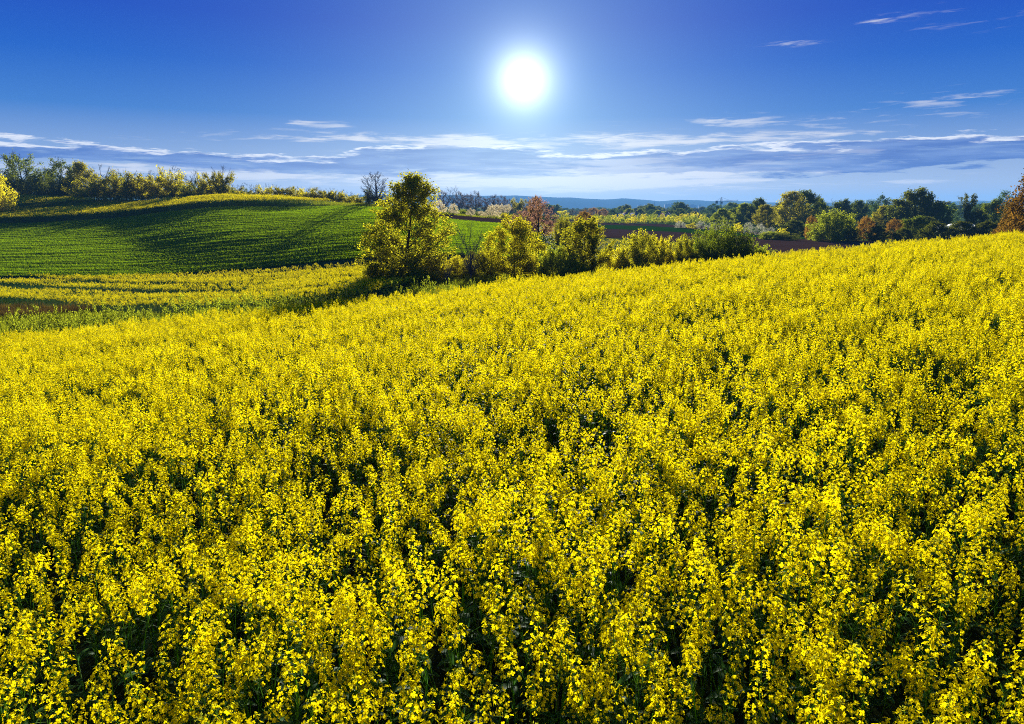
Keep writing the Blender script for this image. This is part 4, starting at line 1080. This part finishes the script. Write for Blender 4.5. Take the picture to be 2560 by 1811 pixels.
u_, _ = ray(1803, 508); cx = u_ * D_; jz = zy(504, D_); gz = float(T(cx, D_))
crane = bpy.data.objects.new('tower_crane', None); COL.objects.link(crane); crane.location = (cx, D_, gz)
tag(crane, 'dark tower crane standing above the trees on the plain', 'crane')
h = jz - gz
g = G(); lattice(g, (0, 0, 0), (0, 0, h + 3.5), 1.6, 12); link('mast', g.mesh('mast', [M['steel']]), crane)
g = G(); lattice(g, (0, 0, h), (23, 4, h + 1.2), 1.3, 18); link('jib', g.mesh('jib', [M['steel']]), crane)
g = G(); lattice(g, (0, 0, h), (-7, -1, h), 1.3, 5); link('counter_jib', g.mesh('counter_jib', [M['steel']]), crane)
g = G(); g.box((-6.2, -1, h - 1.0), (1.4, .9, 1.8)); link('counterweight', g.mesh('counterweight', [M['concrete']]), crane)
g = G(); g.box((.9, .6, h - 1.6), (.8, .8, 1.1)); link('cab', g.mesh('cab', [M['steel']]), crane)
g = G(); g.tube([(0, 0, h + 5.0), (12, 2, h + 1.4)], [.1, .1], 3); g.tube([(0, 0, h + 5.0), (-6.5, -1, h + .8)], [.1, .1], 3); g.tube([(0, 0, h + 3.4), (0, 0, h + 5.2)], [.35, .15], 4)
link('tie_bar', g.mesh('tie_bar', [M['steel']]), crane)

M['wall'] = plain('house_wall', (0.60, 0.58, 0.54), .8, .1)
M['roof'] = plain('house_roof', (0.20, 0.12, 0.10), .8)
M['slate'] = plain('slate_roof', (0.14, 0.15, 0.18), .8)
M['film'] = leafmat('tunnel_film', (0.78, 0.80, 0.72), (0.82, 0.84, 0.76), .75, .4, 1.1)
M['glass'] = plain('window_glass', (0.03, 0.04, 0.05), .2)
M['paleroof'] = plain('pale_sheet_roof', (0.75, 0.76, 0.74), .35, .06)
def house(px, d, w, l, hh, rz, label, roofm='roof', name='house'):
    u, _ = ray(px, 530); x = u * d
    o = bpy.data.objects.new(name, None); COL.objects.link(o); o.location = (x, d, float(T(x, d)) - .1); o.rotation_euler = (0, 0, rz)
    tag(o, label, 'house')
    g = G(); g.box((0, 0, hh / 2), (w / 2, l / 2, hh / 2))
    g.tris([(-w / 2, -l / 2, hh), (-w / 2, l / 2, hh), (-w / 2, 0, hh + l * .42), (w / 2, -l / 2, hh), (w / 2, l / 2, hh), (w / 2, 0, hh + l * .42)], [(0, 2, 1), (3, 4, 5)])
    link('wall', g.mesh('wall', [M['wall']]), o)
    g = G(); e = .5; th = .25; rz_ = hh + l * .42
    for s_ in (-1, 1):
        V = [(-w / 2 - e, 0, rz_ + .05), (w / 2 + e, 0, rz_ + .05), (w / 2 + e, s_ * (l / 2 + e), hh - e * .8 + .05), (-w / 2 - e, s_ * (l / 2 + e), hh - e * .8 + .05)]
        V = V + [(a, b, c + th) for a, b, c in V]
        g.quads(V, [(0, 1, 2, 3), (4, 5, 6, 7), (0, 1, 5, 4), (1, 2, 6, 5), (2, 3, 7, 6), (3, 0, 4, 7)])
    rf = link('roof', g.mesh('roof', [M[roofm]]), o)
    g = G(); g.box((w * .2, .6, rz_ + .5), (.35, .35, .9)); link('chimney', g.mesh('chimney', [M['roof']]), rf)
    for k in range(3):
        g = G(); g.box((-w * .3 + k * w * .3, -l / 2 - .02, hh * .55), (w * .05, .05, .45)); link('window', g.mesh('window', [M['glass']]), o)
    return o
for k, (px, d, w, l, hh, rz, rm) in enumerate([(1552, 395, 3.6, 3, 1.6, .5, 'slate'), (1586, 398, 4, 3.2, 1.6, -.9, 'slate'), (1652, 395, 3.8, 3.2, 1.6, .9, 'roof'), (1670, 400, 3, 3, 1.9, 1.2, 'slate'), (1564, 400, 3, 3, 1.9, -1.1, 'roof')]):
    house(px, d, w, l, hh, rz, ['pale gabled house far left among the trees of the plain', 'wide pale house with slate roof among the trees of the plain', 'pale house with reddish roof behind the ragged tree line',
                                'small tall pale house right of the reddish roofed one', 'small pale house beside the far left gabled house'][k], rm)
def longroof(px, py, d, L, W, hh, rz, label):
    u, _ = ray(px, py); x = u * d; z = float(T(x, d)); o = bpy.data.objects.new('polytunnel', None); COL.objects.link(o)
    o.location = (x, d, z - .1); o.rotation_euler = (0, 0, rz); tag(o, label, 'polytunnel')
    g = G(); g.box((0, 0, hh / 2), (L / 2, W / 2, hh / 2)); link('end_wall', g.mesh('end_wall', [M['film']]), o)
    g = G(); ph = np.linspace(0, math.pi, 9); V = []
    for s_ in (-1, 1): V += [(s_ * (L / 2 + .3), -math.cos(a) * (W / 2 + .3), hh + .02 + math.sin(a) * W * .22) for a in ph]
    g.quads(V, [(k, k + 1, 9 + k + 1, 9 + k) for k in range(8)]); o9 = [tuple(range(9))]
    link('roof', g.mesh('roof', [M['film']], True), o)
longroof(2362, 556, 122, 1.8, 2, 2.6, .1, 'bright white polytunnel glimpsed between the dark trees, left of the pine')
longroof(2404, 553, 120, 2.6, 2, 2.9, .05, 'bright white polytunnel glimpsed in front of the pine stem')

# hazy town on the horizon
M['town'] = plain('town_wall', (0.35, 0.35, 0.37), .9)
town = [(1636, 505, 5, 'church'), (1681, 510, 22, 'block'), (1692, 509, 16, 'block'), (1667, 512, 10, 'block'), (1712, 511, 8, 'block'), (1750, 509, 5, 'mast'), (1620, 512, 14, 'block'), (1600, 513, 9, 'block'), (1730, 513, 18, 'block')]
for k, (px, yt, w, kd) in enumerate(town):
    d = 3000.0; u, _ = ray(px, yt); x = u * d; z0 = float(T(x, d)); hh = zy(yt, d) - z0; ww = w / F * d
    o = bpy.data.objects.new('town_building', None); COL.objects.link(o); o.location = (x, d, z0)
    g = G(); g.box((0, 0, hh * .35 if kd != 'block' else hh * .5), (ww / 2, ww / 2, hh * .35 if kd != 'block' else hh * .5)); link('wall', g.mesh('wall', [M['town']]), o)
    g = G()
    if kd == 'block': g.box((0, 0, hh + 1.2), (ww * .2, ww * .2, 1.2))
    else: g.tube([(0, 0, hh * .7), (0, 0, hh)], [ww * .45, .3], 6)
    link('roof', g.mesh('roof', [M['slate']]), o)
    tag(o, {'church': 'tiny hazy church tower with a spire on the horizon', 'mast': 'thin hazy mast tower on the horizon left of the crane'}.get(kd, 'hazy %s building of the far town skyline' %
        {1: 'broadest square', 2: 'tall square', 3: 'low square', 4: 'small square, rightmost but one,', 6: 'wide low', 7: 'leftmost small', 8: 'long low rightmost'}.get(k, 'square')), 'building')

# ------------------------------------------------------------------ haze
hm = bpy.data.materials.new('haze_air'); hm.use_nodes = True; t = hm.node_tree; t.nodes.clear()
pv = t.nodes.new('ShaderNodeVolumePrincipled'); pv.inputs['Color'].default_value = (0.20, 0.56, 1.0, 1); pv.inputs['Density'].default_value = 0.00017
pv.inputs['Anisotropy'].default_value = 0.0
oo = t.nodes.new('ShaderNodeOutputMaterial'); t.links.new(pv.outputs[0], oo.inputs['Volume'])
g = G(); g.box((0, 2800, 22), (8500, 2880, 66)); hz = link('haze', g.mesh('haze', [hm])); tag(hz, 'thin blue air haze over the plain', None, None, 'stuff')
